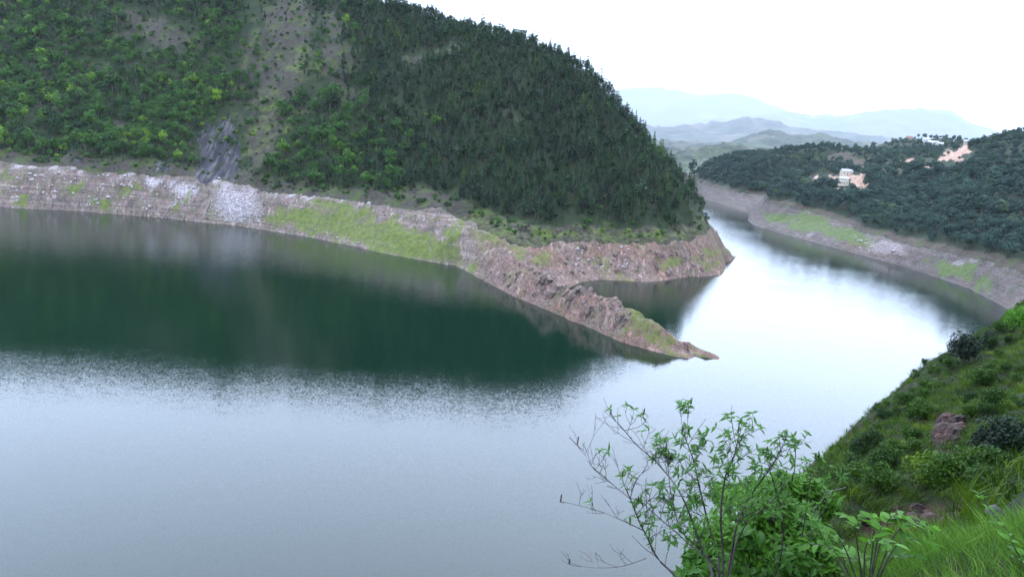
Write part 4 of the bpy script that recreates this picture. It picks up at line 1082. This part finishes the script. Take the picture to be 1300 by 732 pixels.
STEMS = [ # pixel path, distance, thickness, leafiness, twig count, pale
    ([(905, 800), (868, 760), (840, 716), (815, 690), (800, 660), (790, 640), (780, 614)], 4.6, .0085, .45, 7, 0, .45),
    ([(780, 614), (762, 600), (745, 585), (730, 572), (722, 555)], 4.62, .0042, .05, 7, 1, .25),
    ([(780, 614), (787, 592), (800, 578), (815, 566)], 4.6, .0035, .05, 3, 1, .2),
    ([(780, 614), (800, 617), (825, 618)], 4.6, .003, .0, 2, 1, .15),
    ([(797, 655), (770, 642), (740, 630), (702, 620)], 4.6, .0035, .05, 4, 1, .2),
    ([(800, 690), (770, 700), (740, 702), (715, 700)], 4.6, .0032, .0, 4, 1, .2),
    ([(905, 800), (885, 720), (868, 670), (845, 610), (815, 570), (790, 548), (770, 525)], 4.8, .008, .35, 8, 1, .35),
    ([(905, 800), (893, 705), (880, 650), (868, 600), (860, 565), (850, 538)], 4.9, .008, .95, 11, 0, .28),
    ([(905, 800), (898, 700), (895, 640), (900, 590), (912, 560), (918, 535)], 4.85, .008, .95, 10, 0, .25),
    ([(905, 800), (905, 705), (915, 650), (930, 615), (955, 580), (972, 552)], 4.9, .008, .95, 10, 0, .25),
    ([(905, 800), (908, 700), (925, 650), (955, 622), (985, 590), (990, 555)], 5.0, .007, .8, 7, 0, .22),
    ([(905, 800), (885, 710), (850, 668), (818, 640), (798, 622)], 4.75, .006, .6, 6, 1, .22),
    ([(905, 800), (895, 720), (870, 680), (845, 655), (832, 610), (828, 570)], 4.8, .006, .9, 8, 0, .24),
    ([(905, 800), (960, 720), (975, 650), (965, 605), (955, 570)], 5.0, .006, .7, 5, 0, .2),
    ([(905, 800), (980, 720), (1000, 650), (1006, 605), (1012, 575)], 5.1, .006, .8, 4, 0, .18),
    ([(905, 800), (985, 730), (1010, 660), (1030, 620), (1045, 590)], 5.1, .005, .45, 3, 0, .16),
]
for path, dist, th, leafy, ntw, pale, tl in STEMS:
    pp = [V(a + 20, c + 18, dist + rs.uniform(-.12, .12)) for a, c in path]
    if path[0][1] == 800: pp[0] = base + Vector((rs.uniform(-.05, .05), rs.uniform(-.05, .05), 0))
    if path[0] == (780, 614): pp[0] = V(800, 632, 4.6)
    sm = smooth_path(pp, 5)
    tb = Tubes(); tb.add([q - base for q in sm], th, th * 0.3, 6)
    n = len(sm); lo = int(n * (0.42 if path[0][1] == 800 else 0.15))
    ntw = int(ntw * 1.7); tl *= 0.68
    for k_ in range(ntw):
        i = min(n - 2, lo + int((n - lo) * (k_ + rs.random()) / ntw)); dd = (sm[i + 1] - sm[i - 1]).normalized()
        a = Vector((rs.gauss(0, 1), rs.gauss(0, .8), rs.gauss(0.35, .6))).normalized()
        twig(tb, sm[i], (dd * 0.6 + a * 0.8).normalized(), tl * rs.uniform(0.5, 1.1), th * 0.26, leafy * 0.8)
    e_ = twig(tb, sm[-1], (sm[-1] - sm[-3]).normalized(), tl * 0.45, th * 0.3, leafy)
    link('stem', raw_mesh('stem', tb.v, tb.f, True), M['pale_twig'] if pale else M['twig'], shrub)
    if rs.random() < 0.75: spike(e_[-1], shrub, base)

ev, ef = [], []
for p, d, me, roll in EXTRA:
    q = (d.normalized().to_track_quat('X', 'Z').to_matrix() @ Matrix.Rotation(roll, 3, 'X')); k_ = len(ev)
    ev += [q @ v.co + p for v in me.vertices]; ef += [tuple(k_ + i for i in pl.vertices) for pl in me.polygons]
if ev: link('foliage', raw_mesh('foliage', ev, ef, True), M['shrub_leaf'], shrub)['kind'] = 'stuff'

# dense leafy bushes under the shrub
BL = leaf_mesh('bush_leaf', 0.05, 0.02, 0.2, 0.3); SMALL = [BL]
def mass_bush(label, cx, cy, d, blobs, nleaf, size, mat, seed):
    r2 = random.Random(seed)
    o = V(cx, cy, d); gz = float(near_h(np.array([o.x]), np.array([o.y]))[0]); root = Vector((o.x, o.y, gz))
    e = empty('leafy_bush', root); tag(e, label, 'bush')
    tb = Tubes(); cs, outs = [], []
    for (bx, by, rx, rz_) in blobs:
        c = V(bx, by, d + r2.uniform(-.25, .25))
        R1, R2 = rx * d / FPX, rz_ * d / FPX
        mid = (root + c) / 2 + Vector((r2.uniform(-.1, .1), r2.uniform(-.1, .1), 0))
        tb.add([q - root for q in smooth_path([root, mid, c], 4)], 0.012, 0.003, 5)
        for k_ in range(5):
            a = Vector((r2.gauss(0, 1), r2.gauss(0, 1), r2.gauss(.3, .8))).normalized()
            tb.add([c - root - Vector((0, 0, R2 * .3)), c - root + Vector((a.x * R1 * .5, a.y * R1 * .5, a.z * R2 * .5)), c - root + Vector((a.x * R1, a.y * R1, a.z * R2))], 0.004, 0.0015, 4)
        for k_ in range(int(nleaf / len(blobs))):
            a = Vector((r2.gauss(0, 1), r2.gauss(0, 1), r2.gauss(.2, 1))).normalized(); q = r2.uniform(0.45, 1.08)
            cs.append(c - root + Vector((a.x * R1, a.y * R1, a.z * R2)) * q); outs.append(a + Vector((0, -0.3, 0.7)))
    link('stem', raw_mesh('stem', tb.v, tb.f, True), M['twig'], e)
    v, f = cards(r2, cs, size, outs, 0.9, 0.42)
    fo = link('foliage', raw_mesh('foliage', v, f), mat, e); fo['kind'] = 'stuff'
    return e
mass_bush('dense small-leaved green bush below the twiggy shrub', 960, 760, 5.7, [(905, 690, 38, 40), (940, 655, 42, 36), (975, 650, 36, 36), (1005, 665, 34, 34), (930, 700, 44, 36), (985, 705, 44, 36), (1030, 690, 36, 34), (1040, 720, 40, 32), (900, 725, 40, 28), (960, 735, 46, 30)], 5600, 0.030, M['fresh_leaf'], 51)
mass_bush('bright broad-leaved bush crowding the foot of the shrub', 920, 770, 5.2, [(890, 715, 28, 22), (925, 728, 36, 20), (975, 725, 32, 22), (1010, 715, 30, 22), (950, 690, 22, 20), (880, 735, 26, 16)], 900, 0.042, M['bright_leaf'], 52)
mass_bush('low dark bush at the edge of the slope behind the shrub', 1010, 700, 8.5, [(960, 625, 30, 18), (990, 615, 26, 16), (925, 628, 26, 16), (1020, 620, 26, 20), (1045, 640, 24, 22)], 2600, 0.04, M['fresh_leaf'], 53)

# plants with big leaflets in feathered sprays
BIG = [leaf_mesh('big_leaf', 0.125, 0.052, 0.25, 0.3), leaf_mesh('big_leaf', 0.105, 0.048, 0.3, 0.42), leaf_mesh('big_leaf', 0.14, 0.055, 0.2, 0.2)]
for m in BIG: m.materials.append(M['bright_leaf'])
def spray_plant(label, foot, d, sprays, pairs, lsc=1.0):
    p = V(*foot, d); gz = float(near_h(np.array([p.x]), np.array([p.y]))[0]); root = Vector((p.x, p.y, gz))
    e = empty('leafy_plant', root); tag(e, label, 'plant')
    for (mx, my, tx, ty) in sprays:
        dd = d + rs.uniform(-.25, .25)
        path = smooth_path([root, V(mx, my, dd), V(tx, ty, dd + rs.uniform(-.15, .15))], 8)
        tb = Tubes(); tb.add([q - root for q in path], 0.006, 0.0018, 5)
        link('stem', raw_mesh('stem', tb.v, tb.f, True), M['twig'], e)
        n = len(path); lo = int(n * .5)
        LEAF_COUNT[0] = 0
        for k_ in range(pairs):
            i = lo + int((n - 1 - lo) * k_ / pairs); t = (path[min(i + 1, n - 1)] - path[i - 1]).normalized()
            sd = t.cross(Vector((0, 0, 1)))
            sd = sd.normalized() if sd.length > .1 else Vector((1, 0, 0))
            for s_ in (-1, 1):
                add_leaf(path[i] + (path[min(i + 1, n - 1)] - path[i]) * rs.random(), sd * s_ + t * 0.7 + Vector((rs.gauss(0, .15), rs.gauss(0, .15), rs.uniform(-.1, .35))), e, BIG, root, 300, 'leaf', lsc * rs.uniform(.75, 1.1))
        add_leaf(path[-1], (path[-1] - path[-2]), e, BIG, root, 300, 'leaf', lsc)
    return e
spray_plant('bright green plant with feathered broad leaflets in front of the dark hollow', (1100, 760), 4.9,
            [(1070, 690, 1040, 668), (1085, 670, 1075, 655), (1110, 668, 1100, 655), (1125, 665, 1150, 655), (1140, 672, 1180, 668), (1140, 690, 1185, 690), (1100, 690, 1135, 690), (1070, 705, 1105, 712), (1060, 700, 1020, 690), (1090, 712, 1060, 700), (1130, 710, 1160, 705), (1050, 690, 1030, 655), (1115, 680, 1120, 668)], 6, 0.72)
spray_plant('small bright sprig standing alone over the dark hollow', (1300, 740), 5.3, [(1285, 680, 1243, 628), (1285, 690, 1262, 650)], 4, 0.55)
spray_plant('bright leafy plant rising out of the lush grass', (1300, 770), 4.8, [(1296, 710, 1282, 682), (1300, 715, 1305, 685), (1295, 725, 1275, 700)], 4, 0.6)
# a dry grass stalk and a dead branch
for path, d, th, lab, nm in (([(1245, 700), (1228, 672), (1212, 648)], 6.0, 0.004, 'dry tan stalk arching over the dark hollow', 'grass_stalk'), ([(1030, 660), (1040, 640), (1052, 625), (1075, 618)], 7.0, 0.008, 'bare pale dead branch poking out beside the leafy bush', 'dead_branch')):
    pp = [V(a, c, d) for a, c in path]
    g0 = pp[0].copy(); g0.z = float(near_h(np.array([g0.x]), np.array([g0.y]))[0]) - 0.03
    tb = Tubes(); tb.add([q - g0 for q in smooth_path([g0] + pp, 5)], th, th * .3, 5)
    tag(link(nm, raw_mesh(nm, tb.v, tb.f, True), M['pale_twig'], None, g0), lab, 'branch' if nm == 'dead_branch' else 'stalk')

# ------------------------------------------------------------------ haze
hv, hf_ = box_faces(-51500, 51500, -3600, 55500, -34.5, 3300)
hm = bpy.data.materials.new('haze'); hm.use_nodes = True
hn, hl = hm.node_tree.nodes, hm.node_tree.links
hn.remove(hn['Principled BSDF'])
pv = hn.new('ShaderNodeVolumePrincipled')
pv.inputs['Color'].default_value = (0.54, 0.575, 0.63, 1)
pv.inputs['Density'].default_value = 0.000025
hl.new(pv.outputs[0], hn['Material Output'].inputs['Volume'])
tag(link('haze', raw_mesh('haze', hv, hf_), hm), 'pale blue valley haze', None, kind='stuff')
